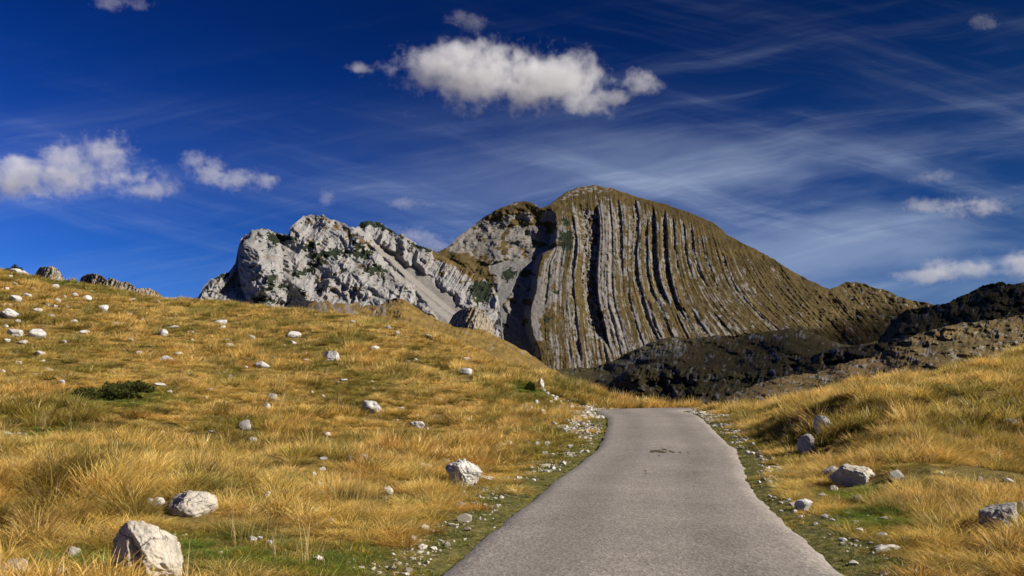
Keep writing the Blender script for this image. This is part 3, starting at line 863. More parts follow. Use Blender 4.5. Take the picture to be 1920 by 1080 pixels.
def crag(name, crest, base, d0, d1, seed, label, mat, flute=3.0, npx=150, npy=70):
    def dep(PX, PY, t):
        D = d0 + (d1 - d0) * t
        mid = (crest[0][0] + crest[-1][0]) / 2; hw_ = (crest[-1][0] - crest[0][0]) / 2
        rnd = (d1 - d0) * 1.2 * ((PX - mid) / hw_) ** 2
        rel = flute * fbm(PX / 9 + 0.4 * PY / 9, PY / 45, 0, seed, 4, 0.6, ridged=True) + flute * 0.35 * fbm(PX / 4, PY / 6, 0, seed + 2, 4, 0.6)
        return D + rnd - rel
    def msk(PX, PY, t, X, Y, Z):
        r = 0.95 - 0.5 * smooth(0.0, 0.5, fbm(PX / 12, PY / 12, 0, seed + 5, 4))
        return np.stack([r, np.zeros_like(r), np.zeros_like(r)], -1)
    o = relief(name, crest, base, npx, npy, dep, msk, mat, label, kind='thing', cat='rock outcrop', rough=1.6, seed=seed % 7, zlow=-4, back=(0.25, 0.35))
    return o


crag_m = relief_mat('tan_crag', (0.30, 0.265, 0.215), (0.19, 0.12, 0.03), sc=0.5, bs=0.35)
crag('rock_outcrop', [(62, 530), (68, 510), (75, 501), (90, 499), (97, 498), (108, 504), (116, 516), (124, 530)], [(62, 560), (124, 560)], 118, 124, 301,
     'grey furrowed crag on the left skyline beside the dark shrub', crag_m, 1.2)
crag('rock_outcrop', [(128, 540), (134, 522), (140, 520), (146, 530)], [(128, 560), (146, 560)], 118, 120, 304, 'tiny pointed crag between the two larger skyline crags', crag_m, 0.6, 60, 50)
crag('rock_outcrop', [(144, 540), (152, 520), (162, 514), (176, 513), (190, 517), (201, 526), (205, 521), (216, 523), (228, 529), (236, 528), (246, 532), (256, 540), (268, 541), (280, 541), (292, 546), (306, 556)], [(144, 575), (306, 580)], 120, 128, 307,
     'long tan ribbed crag on the left skyline sinking into the grass', crag_m, 1.6, 300)
crag('rock_outcrop', [(838, 640), (842, 604), (850, 590), (862, 581), (876, 577), (892, 577), (905, 584), (915, 593), (924, 606), (935, 640)], [(838, 660), (935, 660)], 640, 680, 311,
     'rounded brown rock knob at the foot of the scree', relief_mat('brown_knob', (0.25, 0.215, 0.17), (0.10, 0.07, 0.022), sc=2.2, bs=1.0), 5.0)

# the valley floor: one wide sheet to the horizon, sunk well below the pass
def make_valley():
    n = 60
    xs = np.sign(np.linspace(-1, 1, n)) * np.abs(np.linspace(-1, 1, n)) ** 2 * 20000
    ys = 145 + (np.linspace(0, 1, n) ** 2) * 22000
    xs2 = np.concatenate([xs]); 
    X, Y = np.meshgrid(xs2, np.concatenate([[-20000, -4000, -800, -200, -60], ys - 140]))
    Z = -62 + 10 * fbm(X / 900, Y / 900, 0, 401, 3)
    me = mesh_np('valley_ground', np.stack([X, Y, Z], -1).reshape(-1, 3), grid_faces(*X.shape), relief_valley())
    link('valley_ground', me, 'low brown valley ground far beyond the pass', None, 'structure')


def relief_valley():
    m, t, b = new_mat('valley_turf')
    g = t.n('ShaderNodeNewGeometry').outputs['Position']
    t.put(b.inputs['Base Color'], t.ramp(t.noise(g, 0.02, 5, 0.6), [(0.35, (0.06, 0.05, 0.015)), (0.65, (0.16, 0.11, 0.03))]))
    return m


make_valley()

# ------------------------------------------------------------------ clouds (real volumes of droplets)
def cloud_mat(name, blobs, scale, dens, seed, thr, wgt):
    m = bpy.data.materials.new(name); m.use_nodes = True
    t = NT(m.node_tree)
    out = t.n('ShaderNodeOutputMaterial')
    v = t.n('ShaderNodeVolumePrincipled')
    t.t.links.new(v.outputs[0], out.inputs['Volume'])
    v.inputs['Color'].default_value = (0.965, 0.967, 0.975, 1)
    v.inputs['Anisotropy'].default_value = 0.0
    p = t.n('ShaderNodeTexCoord').outputs['Object']
    f = None
    for (bx, by, bz, rx, ry, rz) in blobs:
        q = t.v('MULTIPLY', t.v('SUBTRACT', p, (bx, by, bz)), (1 / rx, 1 / ry, 1 / rz))
        l = t.m('SUBTRACT', 1.0, t.v('LENGTH', q))
        f = l if f is None else t.m('SMOOTH_MAX', f, l, 0.25)
    ps = t.v('ADD', t.v('MULTIPLY', p, (1 / scale, 1 / scale, 1.35 / scale)), (seed * 7.3, seed * 3.1, 0))
    big = t.noise(ps, 1.0, 8, 0.66, 0.2)
    fine = t.noise(t.v('SCALE', p), 1.0, 5, 0.7)
    fine.node.inputs['Vector'].links[0].from_node.inputs['Scale'].default_value = 4.2 / scale
    h = t.m('ADD', f, t.m('ADD', t.m('MULTIPLY', t.m('SUBTRACT', big, 0.5), wgt), t.m('MULTIPLY', t.m('SUBTRACT', fine, 0.5), 1.5)))
    t.put(v.inputs['Density'], t.m('MULTIPLY', t.mr(h, thr, thr + 0.6), dens))
    return m


def cloud(px, py, D, blobs, label, scale=None, dens=0.03, seed=0, thr=0.28, wgt=2.2, depth=0.6):
    """blobs in photo pixels around (px, py): (dx, dy, rx, ry); the solid stands at distance D"""
    k = D / FOC
    bl = [(dx * k, 0.0, -dy * k, rx * k * 1.35, max(rx, ry) * k * 1.35 * depth, ry * k * 1.35) for dx, dy, rx, ry in blobs]
    x, y, z = (float(v) for v in unproj(px, py, D))
    lo = np.min([[b[0] - b[3], b[1] - b[4], b[2] - b[5]] for b in bl], 0); hi = np.max([[b[0] + b[3], b[1] + b[4], b[2] + b[5]] for b in bl], 0)
    # the boundary is a puffy hull round the droplets
    n, mm = 24, 16
    V = []
    for i in range(mm + 1):
        th = math.pi * i / mm
        for j in range(n):
            ph = 2 * math.pi * j / n
            d = np.array([math.sin(th) * math.cos(ph), math.sin(th) * math.sin(ph), math.cos(th)])
            se = 1.0 / max(np.linalg.norm(np.abs(d) ** 1.0, 4), 1e-6)
            V.append((lo + hi) / 2 + d * se * (hi - lo) / 2 * 1.02)
    F = []
    for i in range(mm):
        for j in range(n):
            F.append((i * n + j, (i + 1) * n + j, (i + 1) * n + (j + 1) % n, i * n + (j + 1) % n))
    me = mesh_np('cloud', V, F, cloud_mat('cloud_droplets', bl, scale or k * min(95, 0.95 * max(b[2] for b in blobs)), dens * 0.30 * 3500 / D, seed, thr, wgt))
    me.materials[0].cycles.volume_step_rate = 0.5
    return link('cloud', me, label, 'cloud', 'thing', 'cumulus clouds in the sky', loc=(x, y, z))


cloud(930, 145, 5200, [(-130, -15, 90, 55), (-40, 0, 120, 62), (60, 0, 130, 60), (150, 15, 95, 60), (-60, -45, 70, 32), (230, 40, 60, 22), (278, 15, 38, 34), (-270, -20, 34, 14)],
      'largest white cloud, floating high above the striped summit', seed=1)
cloud(150, 325, 5200, [(-110, 10, 100, 42), (-20, 5, 90, 50), (55, -30, 58, 50), (70, 10, 70, 42), (130, 35, 60, 20)],
      'broad white cloud with a raised head at the left edge', seed=2)
cloud(430, 327, 5200, [(-70, -25, 30, 22), (-30, -5, 48, 26), (20, 8, 50, 26), (70, 12, 36, 16)], 'small white cloud tapering to its right, beside the broad left cloud', seed=3, dens=0.022)
cloud(1805, 385, 5200, [(-75, 0, 42, 18), (-15, -2, 50, 24), (45, 0, 55, 26)], 'small long cloud above the dark hill on the right', seed=4, dens=0.02)
cloud(1850, 500, 6000, [(-110, 18, 60, 14), (-20, 5, 90, 24), (80, -8, 100, 34)], 'flat cloud bank low over the right skyline', seed=5, dens=0.02)
cloud(795, 445, 6000, [(-20, -5, 44, 22), (20, 12, 44, 22)], 'pale cloud resting in the saddle between the two mountains', seed=6, dens=0.014)
cloud(878, 38, 5200, [(-20, -5, 34, 20), (15, 5, 38, 20)], 'thin ragged wisp of cloud above the largest cloud', seed=7, dens=0.009, thr=0.36)
cloud(230, 3, 5200, [(-20, 0, 50, 14), (30, 5, 38, 18)], 'faint cloud cut by the top edge of the view', seed=8, dens=0.012)
cloud(612, 372, 6000, [(0, 0, 17, 20)], 'tiny puff of cloud over the white peak', seed=9, dens=0.016, thr=0.22, wgt=1.6)
cloud(768, 381, 6000, [(-10, 0, 38, 12), (20, 2, 30, 10)], 'thin small cloud between the pale peak and the striped summit', seed=10, dens=0.010)
cloud(1845, 43, 5200, [(0, 0, 30, 18)], 'faint small wisp near the top right corner', seed=11, dens=0.008)
cloud(1745, 333, 6000, [(0, 0, 50, 13)], 'pinkish thin cloud above the small long cloud at right', seed=12, dens=0.008)


def shade_cloud(cx, cy, r, target_z, label, seed, alt=800):
    """a dense cloud out of view to the right whose shadow lies on the ground round (cx, cy)"""
    k = (alt - target_z) / SUN.z
    c_ = Vector((cx, cy, target_z)) + SUN * k
    import bmesh
    bm = bmesh.new(); bmesh.ops.create_icosphere(bm, subdivisions=4, radius=1.0)
    V = np.array([v.co[:] for v in bm.verts]); bm.verts.ensure_lookup_table()
    F = np.array([[v.index for v in f.verts] for f in bm.faces]); bm.free()
    n = 1 + 0.35 * fbm(V[:, 0] * 1.6, V[:, 1] * 1.6, V[:, 2] * 1.6, seed, 4)
    V = V * n[:, None] * np.array(r)
    m = bpy.data.materials.new('dense_cloud'); m.use_nodes = True
    t = NT(m.node_tree); out = t.n('ShaderNodeOutputMaterial'); v = t.n('ShaderNodeVolumePrincipled')
    t.t.links.new(v.outputs[0], out.inputs['Volume']); v.inputs['Density'].default_value = 0.013; v.inputs['Color'].default_value = (0.98, 0.98, 0.98, 1)
    me = mesh_np('cloud', V, F, m)
    o = link('cloud', me, label, 'cloud', 'thing', 'cumulus clouds in the sky', loc=c_)
    return o


shade_cloud(175, 430, (185, 260, 50), 0, 'dense cloud out of view that shades the dark hills', 31)
shade_cloud(640, 1480, (270, 260, 60), 90, 'dense cloud out of view that shades the foot of the mountain', 32)

# ------------------------------------------------------------------ rocks
def rock_mat(name, base, warm=0.35, dark=0.5):
    m, t, b = new_mat(name)
    o = t.n('ShaderNodeTexCoord').outputs['Object']
    info = t.n('ShaderNodeObjectInfo')
    w = t.n('ShaderNodeNewGeometry').outputs['Position']
    n1 = t.noise(w, 3.5, 6, 0.68); n2 = t.noise(w, 26, 5, 0.72); n3 = t.noise(w, 9, 4, 0.6, 1.2)
    col = t.ramp(n1, [(0.33, tuple(v * 0.62 for v in base)), (0.5, base), (0.68, tuple(min(v * 1.18, 0.82) for v in base))])
    col = t.mix(t.mr(n3, 0.5, 0.68, 0, warm), col, (base[0] * 0.95, base[1] * 0.78, base[2] * 0.54))
    col = t.mix(t.mr(n2, 0.56, 0.70, 0, dark), col, (0.085, 0.08, 0.07))
    cr = t.n('ShaderNodeTexVoronoi', feature='DISTANCE_TO_EDGE'); t.put(cr.inputs['Vector'], t.v('ADD', w, t.v('MULTIPLY', t.noise(w, 5, 3, 0.6, out=1), (0.25, 0.25, 0.25)))); cr.inputs['Scale'].default_value = 3.2
    crack = t.mr(cr.outputs['Distance'], 0.0, 0.028, 1, 0)
    crack = t.m('MULTIPLY', crack, t.mr(n1, 0.42, 0.58))
    col = t.mix(t.m('MULTIPLY', crack, 0.75), col, (0.07, 0.06, 0.05))
    t.put(b.inputs['Base Color'], col)
    bump(t, b, t.m('SUBTRACT', t.m('ADD', n1, t.m('MULTIPLY', n2, 0.35)), t.m('MULTIPLY', crack, 0.35)), 0.9, 0.05)
    return m


ROCK_M = [rock_mat('pale_limestone', (0.50, 0.485, 0.455), 0.35, 0.65), rock_mat('grey_limestone', (0.33, 0.31, 0.28), 0.35, 0.8), rock_mat('warm_limestone', (0.45, 0.41, 0.345), 0.5, 0.6)]
_ico = {}


def ico(sub):
    if sub not in _ico:
        import bmesh
        bm = bmesh.new(); bmesh.ops.create_icosphere(bm, subdivisions=sub, radius=1.0)
        V = np.array([v.co[:] for v in bm.verts]); F = np.array([[v.index for v in f.verts] for f in bm.faces]); bm.free()
        _ico[sub] = (V, F)
    return _ico[sub]


def rock_verts(seed, sub=4, planes=11, rough=0.10, sharp=0.5, carve=None):
    V, F = ico(sub)
    r = np.random.default_rng(seed)
    V = V.copy()
    for k in range(planes):
        n = r.normal(size=3); n /= np.linalg.norm(n)
        if n[2] < -0.5: n[2] *= -1
        lim = r.uniform(0.52, 0.88)
        over = np.maximum(0, V @ n - lim)
        V -= over[:, None] * n * (0.72 + 0.28 * sharp)
    N = V / np.linalg.norm(V, axis=1, keepdims=True)
    so = seed * 3.7
    d = rough * fbm(V[:, 0] * 1.6 + so, V[:, 1] * 1.6, V[:, 2] * 1.6, seed % 97, 3) + rough * 0.55 * fbm(V[:, 0] * 4 + so, V[:, 1] * 4, V[:, 2] * 4, seed % 89, 4, 0.6, ridged=True)
    V = V * (1 + d[:, None])
    if carve:
        for (a, b_, rad, dep) in carve:
            a = np.array(a); b_ = np.array(b_); e = b_ - a
            t = np.clip(((V - a) @ e) / (e @ e), 0, 1)
            q = np.linalg.norm(V - a - t[:, None] * e, axis=1)
            V = V - N * (dep * smooth(rad, rad * 0.25, q))[:, None] * (0.4 + 0.6 * np.sin(np.pi * np.clip(t, 0.05, 0.95)))[:, None]
    V /= np.abs(V).max(0)
    return V, F


LIB = []
for k in range(16):
    V, F = rock_verts(900 + k, 3, 9, 0.09, 0.8)
    LIB.append(mesh_np('small_rock', V, F, ROCK_M[[0, 0, 0, 1, 2][k % 5]], smooth_shade=(k % 3 != 0)))

occupied = []


def put_rock(px, py, w, h, label, group=None, name='rock', cat='rock', mesh=None, seed=0, mat=0, tilt=0.0, rz=None, sub=4, sink=0.22, planes=11, rough=0.1, sharp=0.5, carve=None, depth=0.9, shear=0.0):
    """(px, py) is the middle of the rock's foot in the photograph, w x h its size there"""
    x, y, z = hit(px, py)
    k = math.hypot(x, y) / FOC
    W, H = w * k / 2, h * k / 2
    if mesh is None:
        V, F = rock_verts(seed, sub, planes, rough, sharp, carve)
        V[:, 2] -= shear * np.maximum(0, V[:, 0] + 0.5) * (V[:, 2] + 1) / 2
        mesh = mesh_np(name, V, F, ROCK_M[mat], smooth_shade=True)
        if hasattr(mesh, 'shade_smooth'): pass
    o = link(name, mesh, label, cat, 'thing', group)
    D = max(W * depth, H * 0.8)
    Hh = H * (1 + sink)
    y2 = y + D * 0.6
    o.location = (x * y2 / y, y2, z + H * (1 - min(sink, 0.45) if sink < 0.5 else 0.55) + (samp(HGT, x, y2) - z) * 0.25)
    o.scale = (W, D, Hh)
    o.rotation_euler = (0, tilt, rz if rz is not None else 0)
    occupied.append((float(o.location.x), float(o.location.y), max(W, D)))
    return o


# the ones that stand out: (px, foot y, width, height, label, options)
BIG = [
    (276, 1092, 132, 108, 'large pale boulder with a dark hollow slanting through it, at the bottom left', dict(seed=51, sub=6, mat=2, planes=7, rough=0.09, sharp=0.5, tilt=0.05, shear=0.5, carve=[((-0.55, -0.75, 0.75), (0.05, -0.95, 0.0), 0.34, 0.42), ((0.55, -0.7, 0.3), (0.8, -0.5, -0.3), 0.12, 0.12)])),
    (361, 968, 86, 38, 'rounded speckled boulder lying low behind the large hollowed boulder', dict(seed=91, sub=5, mat=2, planes=4, rough=0.10, shear=-0.1, sink=0.6, depth=1.1)),
    (295, 950, 25, 14, 'smooth white stone just left of the rounded speckled boulder', dict(seed=7, mat=0, planes=4)),
    (280, 950, 17, 12, 'small white stone touching the left side of a smooth white stone', dict(seed=8, mat=0, planes=4)),
    (18, 1092, 54, 36, 'grey boulder cut off by the bottom left corner', dict(seed=9, mat=2)),
    (110, 1090, 34, 20, 'pale rock top showing at the bottom edge, left of the hollowed boulder', dict(seed=10, mat=2)),
    (134, 1048, 26, 22, 'grey stone in green grass left of the hollowed boulder', dict(seed=11, mat=1)),
    (871, 912, 74, 50, 'jagged white boulder streaked with grey, beside the road verge', dict(seed=12, sub=6, mat=0, planes=14, rough=0.13, sharp=1, tilt=0.12)),
    (908, 902, 40, 10, 'flat pale slab leaning against the foot of the jagged boulder', dict(seed=13, mat=2, tilt=-0.1)),
    (798, 882, 25, 14, 'rounded cream stone up and to the left of the jagged roadside boulder', dict(seed=14, mat=0, planes=4)),
    (622, 678, 40, 21, 'blocky white rock with a flat face high on the left hillside', dict(seed=15, sub=5, mat=0, sharp=1)),
    (697, 776, 40, 28, 'angular white rock split by a dark crack in the middle of the hillside', dict(seed=16, sub=5, mat=0, sharp=1, carve=[((0.2, -0.6, 1.0), (0.25, -0.9, 0.0), 0.16, 0.22)])),
    (784, 804, 34, 16, 'flat white rock with a dark notch, right of the cracked rock', dict(seed=17, sub=5, mat=0, carve=[((-0.5, -0.7, 0.5), (-0.3, -0.8, 0.0), 0.2, 0.2)])),
    (875, 703, 27, 16, 'white rock with a notched top near the right end of the hillside', dict(seed=18, mat=0)),
    (549, 634, 32, 14, 'pointed white rock with a shaded left side near the ridge', dict(seed=19, mat=0)),
    (492, 691, 27, 13, 'low smooth white rock with a dark crack beside it, below the pointed rock', dict(seed=20, mat=0, planes=5)),
    (510, 752, 20, 16, 'round grey mottled rock above a smaller round one', dict(seed=21, mat=1, planes=5)),
    (500, 768, 15, 12, 'small round pale rock just under the mottled one', dict(seed=22, mat=0, planes=4)),
    (460, 808, 28, 18, 'oval grey rock standing on edge in tall yellow grass', dict(seed=23, mat=1, planes=5, tilt=-0.4)),
    (470, 830, 24, 12, 'buff rock poking from the grass below the oval grey rock', dict(seed=24, mat=2)),
    (612, 818, 20, 10, 'small white rock with a dark top edge above the flatter grey rock', dict(seed=25, mat=0)),
    (597, 851, 26, 14, 'flatter grey-white rock in short grass', dict(seed=26, mat=0)),
    (652, 864, 18, 10, 'dark rock with a white cap on the lower hillside', dict(seed=27, mat=1)),
    (69, 634, 29, 16, 'large round white rock on the upper left hillside', dict(seed=28, mat=0, planes=4)),
    (27, 632, 26, 15, 'wedge-shaped white rock left of the large round one', dict(seed=29, mat=0)),
    (16, 598, 32, 18, 'big white rock at the left edge of the view', dict(seed=30, sub=5, mat=0)),
    (311, 680, 30, 14, 'broad pale flat rock above the yellow grass of the hillside', dict(seed=31, mat=0)),
    (413, 609, 28, 10, 'wide flat white rock near the crest of the left hillside', dict(seed=32, mat=0)),
    (432, 652, 20, 9, 'smooth flat pale rock right below the wide crest rock', dict(seed=33, mat=0)),
    (194, 584, 19, 12, 'white rock alone below the ribbed skyline crag', dict(seed=34, mat=0)),
    (162, 564, 17, 12, 'tilted white rock with a grey side near the crest', dict(seed=35, mat=0, tilt=0.3)),
    (305, 631, 18, 14, 'leaning white rock with a dark right side on the upper hillside', dict(seed=36, mat=0, tilt=-0.4)),
    (1545, 812, 34, 34, 'round white rock high on the right mound', dict(seed=37, sub=5, mat=0, planes=4, rough=0.05)),
    (1515, 850, 37, 33, 'rounded grey rock with a cracked top, lower left on the right mound', dict(seed=38, sub=5, mat=1, planes=6)),
    (1597, 912, 72, 42, 'long tan wedge-shaped rock sloping down to the right', dict(seed=39, sub=6, mat=2, sharp=1, tilt=0.32)),
    (1563, 897, 38, 22, 'flat grey slab against the left end of the tan wedge rock', dict(seed=40, sub=5, mat=1, tilt=-0.1)),
    (1508, 959, 34, 24, 'thin white slab tilted beside the right verge', dict(seed=41, sub=5, mat=0, tilt=0.5, sharp=1)),
    (1609, 943, 17, 14, 'small buff pyramid stone below the tan wedge rock', dict(seed=42, mat=2)),
    (1562, 921, 18, 10, 'small flat stone left of the buff pyramid stone', dict(seed=43, mat=2)),
    (1680, 903, 30, 20, 'grey rock half hidden in grass right of the tan wedge rock', dict(seed=44, mat=1, tilt=0.4)),
    (1664, 845, 20, 10, 'low grey rock in the grass near the top of the right mound', dict(seed=45, mat=1)),
    (1766, 953, 18, 10, 'white stone in tall grass left of the big boulder at the right edge', dict(seed=46, mat=0)),
    (1877, 993, 80, 48, 'big grey boulder with a dark left face at the right edge', dict(seed=47, sub=6, mat=1, planes=10, sharp=0.9)),
    (1918, 982, 36, 38, 'pale boulder cut by the right edge, touching the big grey one', dict(seed=48, sub=5, mat=1)),
    (1838, 906, 11, 11, 'pointed white stone in the dark bare strip at right', dict(seed=49, mat=0)),
    (1896, 799, 22, 14, 'grey rock near the right edge on the upper mound', dict(seed=50, mat=1)),
    (1635, 712, 27, 13, 'rock with a pale flat top on the skyline of the right mound', dict(seed=52, mat=1)),
    (1654, 1008, 20, 9, 'flat pale stone low in the grass of the right verge', dict(seed=53, mat=0)),
    (1613, 1001, 17, 11, 'white stone leaning in the grass beside the right verge', dict(seed=54, mat=0, tilt=0.4)),
    (1581, 1016, 15, 7, 'flat white stone on the green right verge', dict(seed=55, mat=0)),
    (727, 928, 22, 15, 'buff rock standing in the tall grass below the lower hillside', dict(seed=56, mat=2)),
    (687, 965, 15, 11, 'cream stone sunk in the tall grass, lower than the buff rock', dict(seed=57, mat=2)),
    (588, 962, 23, 12, 'low buff rock at the foot of the small stone cluster', dict(seed=58, mat=2)),
    (602, 932, 17, 14, 'rounded cream stone in the small stone cluster', dict(seed=59, mat=2)),
    (598, 917, 14, 14, 'upper rounded stone of the small stone cluster', dict(seed=60, mat=0)),
    (472, 1016, 19, 9, 'white stone on the green grass patch right of the hollowed boulder', dict(seed=61, mat=0)),
    (487, 1012, 11, 7, 'small bright stone at the right end of the green grass patch', dict(seed=62, mat=0)),
    (31, 515, 22, 11, 'white rock directly below the dark skyline shrub', dict(seed=63, mat=0)),
    (43, 503, 22, 10, 'long white rock right beside the dark skyline shrub', dict(seed=64, mat=0)),
    (21, 757, 22, 11, 'oval white rock low at the left edge of the hillside', dict(seed=65, mat=0, planes=5)),
    (57, 733, 17, 8, 'flat white rock up and to the right of the oval one', dict(seed=66, mat=0)),
    (300, 726, 22, 9, 'flat pale rock with dark marks right of the juniper', dict(seed=67, mat=0)),
    (431, 714, 16, 12, 'grey pitted rock between the juniper and the mottled rock', dict(seed=68, mat=1)),
    (15, 818, 18, 8, 'flat white stone on a green patch at the left edge', dict(seed=69, mat=0)),
    (1037, 880, 13, 6, 'flat white stone lying on the green left verge', dict(seed=70, mat=0)),
    (1014, 727, 14, 18, 'upright white rock at the shoulder of the cut bank', dict(seed=71, mat=0)),
    (942, 842, 24, 15, 'largest cream block of the stone row above the left verge', dict(seed=72, mat=2)),
    (899, 837, 23, 11, 'dark-sided rock at the top of the stone row', dict(seed=73, mat=1)),
]
for (px, py, w, h, lab, opt) in BIG:
    put_rock(px, py, w, h, lab, **opt)

# smaller ones by place: the same look, told apart only as members of their patch
SM = {
    'small white stone among many on the upper left hillside': [
        (29, 565, 18, 12), (50, 560, 18, 10), (69, 586, 16, 9), (108, 568, 10, 8), (103, 578, 8, 6), (96, 595, 15, 6), (104, 543, 13, 9), (139, 608, 15, 8), (215, 612, 12, 8), (242, 566, 22, 7), (241, 593, 12, 5), (243, 640, 13, 6),
        (324, 617, 20, 6), (157, 627, 19, 7), (14, 642, 12, 7), (43, 646, 13, 8), (121, 644, 9, 7), (75, 667, 16, 9), (35, 684, 12, 6), (129, 665, 11, 4), (20, 577, 10, 6), (8, 577, 8, 5), (34, 606, 8, 5), (10, 614, 9, 5), (127, 578, 7, 5),
        (166, 601, 6, 4), (106, 604, 7, 4), (115, 615, 6, 4), (266, 601, 6, 4), (33, 663, 8, 5), (60, 651, 5, 4), (90, 575, 9, 6), (18, 520, 9, 5), (27, 534, 8, 5), (45, 517, 7, 5), (35, 540, 6, 4), (12, 543, 7, 4), (60, 543, 6, 4), (120, 560, 7, 5), (140, 557, 10, 7), (170, 549, 10, 5), (168, 583, 6, 4), (296, 568, 8, 5)],
    'small white stone on the middle of the left hillside': [
        (471, 638, 13, 11), (333, 667, 12, 8), (261, 666, 13, 7), (50, 751, 10, 8), (36, 723, 10, 7), (116, 721, 13, 9), (460, 694, 10, 8), (90, 696, 16, 6), (418, 616, 9, 6), (465, 623, 11, 5), (423, 640, 13, 5), (352, 625, 6, 4), (361, 626, 6, 4), (284, 651, 5, 4),
        (414, 682, 8, 6), (417, 690, 12, 5), (399, 688, 7, 4), (12, 718, 8, 5), (5, 700, 7, 6), (80, 680, 8, 5), (318, 738, 8, 6), (386, 748, 6, 4), (338, 720, 9, 5), (420, 700, 6, 4), (111, 777, 11, 4), (65, 707, 5, 4), (430, 727, 7, 5), (355, 703, 5, 4), (360, 640, 6, 4),
        (662, 606, 11, 6), (679, 600, 11, 6), (727, 618, 12, 8), (744, 628, 11, 8), (806, 634, 18, 7), (660, 630, 9, 4), (549, 647, 13, 8), (826, 634, 8, 4), (574, 679, 12, 7), (510, 675, 14, 9), (876, 676, 16, 7), (701, 658, 19, 9), (541, 584, 13, 4), (493, 652, 8, 4), (574, 667, 7, 5),
        (619, 700, 8, 4), (765, 681, 7, 5), (779, 677, 8, 5), (725, 697, 6, 4), (699, 732, 9, 5), (606, 745, 8, 5), (585, 738, 6, 5), (643, 716, 16, 5), (742, 730, 6, 5), (765, 714, 5, 4), (808, 750, 5, 4), (842, 645, 6, 4), (532, 649, 6, 4)],
    'small white stone on the lower part of the left hillside': [
        (783, 784, 7, 6), (819, 786, 11, 7), (834, 783, 7, 5), (874, 790, 12, 6), (947, 788, 10, 12), (794, 818, 9, 4), (681, 862, 10, 11), (768, 857, 13, 8), (748, 860, 6, 7), (604, 885, 13, 8), (588, 896, 9, 11), (619, 925, 14, 10), (572, 952, 11, 8), (551, 941, 12, 6),
        (666, 930, 13, 9), (501, 935, 10, 13), (504, 1022, 12, 7), (620, 981, 11, 9), (607, 862, 17, 5), (655, 906, 7, 5), (668, 905, 6, 5), (350, 806, 8, 5), (395, 812, 14, 4), (244, 819, 7, 5), (278, 809, 8, 4), (305, 812, 8, 4), (35, 815, 7, 4), (48, 817, 7, 4), (61, 819, 6, 3),
        (114, 783, 10, 6), (325, 1006, 9, 4), (345, 1006, 10, 4), (316, 950, 12, 5), (30, 922, 8, 8), (885, 834, 8, 5), (800, 806, 6, 4), (855, 781, 7, 4), (847, 770, 6, 4), (830, 810, 6, 3), (752, 768, 12, 4), (776, 880, 8, 4), (770, 887, 6, 4), (760, 884, 7, 4), (750, 882, 5, 3)],
    'pale stone of the stone row above the left verge': [
        (859, 843, 16, 10), (880, 848, 20, 10), (922, 842, 20, 9), (955, 838, 12, 12), (868, 852, 12, 7), (892, 850, 13, 7), (908, 847, 12, 7), (930, 849, 13, 7), (848, 862, 11, 7), (836, 868, 14, 7), (850, 855, 12, 5), (965, 843, 12, 8), (826, 866, 10, 6), (975, 846, 9, 6)],
    'white stone scattered over the cut bank left of the bend': [
        (1006, 762, 9, 13), (1018, 778, 11, 12), (990, 774, 14, 8), (1039, 801, 12, 11), (967, 784, 13, 8), (981, 818, 15, 8), (997, 821, 10, 9), (1006, 838, 12, 11), (1026, 838, 12, 10), (1001, 805, 10, 5), (964, 840, 12, 8), (1021, 853, 12, 7), (1058, 812, 11, 8), (986, 765, 8, 7), (994, 770, 9, 8),
        (1021, 765, 8, 6), (1012, 771, 8, 6), (1026, 741, 7, 7), (1036, 745, 8, 6), (1044, 748, 7, 6), (1050, 756, 8, 6), (1040, 752, 9, 7), (1032, 757, 7, 6), (1048, 765, 7, 5), (1020, 735, 7, 6), (1056, 762, 6, 5), (1075, 785, 9, 7), (1085, 792, 8, 6), (1068, 797, 8, 6), (1080, 803, 9, 6), (1092, 797, 8, 6),
        (1062, 803, 7, 5), (1096, 788, 8, 6), (1102, 793, 7, 5), (1090, 782, 8, 5), (1050, 820, 9, 6), (1040, 825, 8, 6), (1030, 822, 7, 5), (1015, 845, 9, 6), (990, 832, 8, 5), (975, 830, 8, 5), (1104, 782, 8, 6), (1110, 787, 8, 6), (1100, 776, 7, 5)],
    'small pale stone in the rough grass right of the road': [
        (1695, 811, 11, 5), (1801, 936, 6, 9), (1858, 920, 18, 6), (1907, 876, 9, 6), (1729, 973, 17, 8), (1634, 964, 11, 5), (1521, 908, 7, 6), (1460, 795, 14, 5), (1830, 953, 10, 7), (1882, 868, 7, 4), (1890, 905, 14, 6), (1905, 930, 12, 10), (1835, 912, 10, 5), (1764, 889, 6, 4), (1595, 939, 9, 6), (1672, 925, 12, 6),
        (1443, 933, 8, 5), (1452, 936, 9, 5), (1464, 945, 8, 5), (1490, 962, 9, 6), (1478, 940, 9, 5), (1500, 972, 10, 5), (1530, 985, 8, 5), (1560, 978, 9, 5), (1465, 960, 8, 4), (1440, 880, 9, 5), (1430, 865, 8, 5), (1425, 850, 9, 6), (1400, 826, 8, 5), (1412, 836, 9, 6)],
}
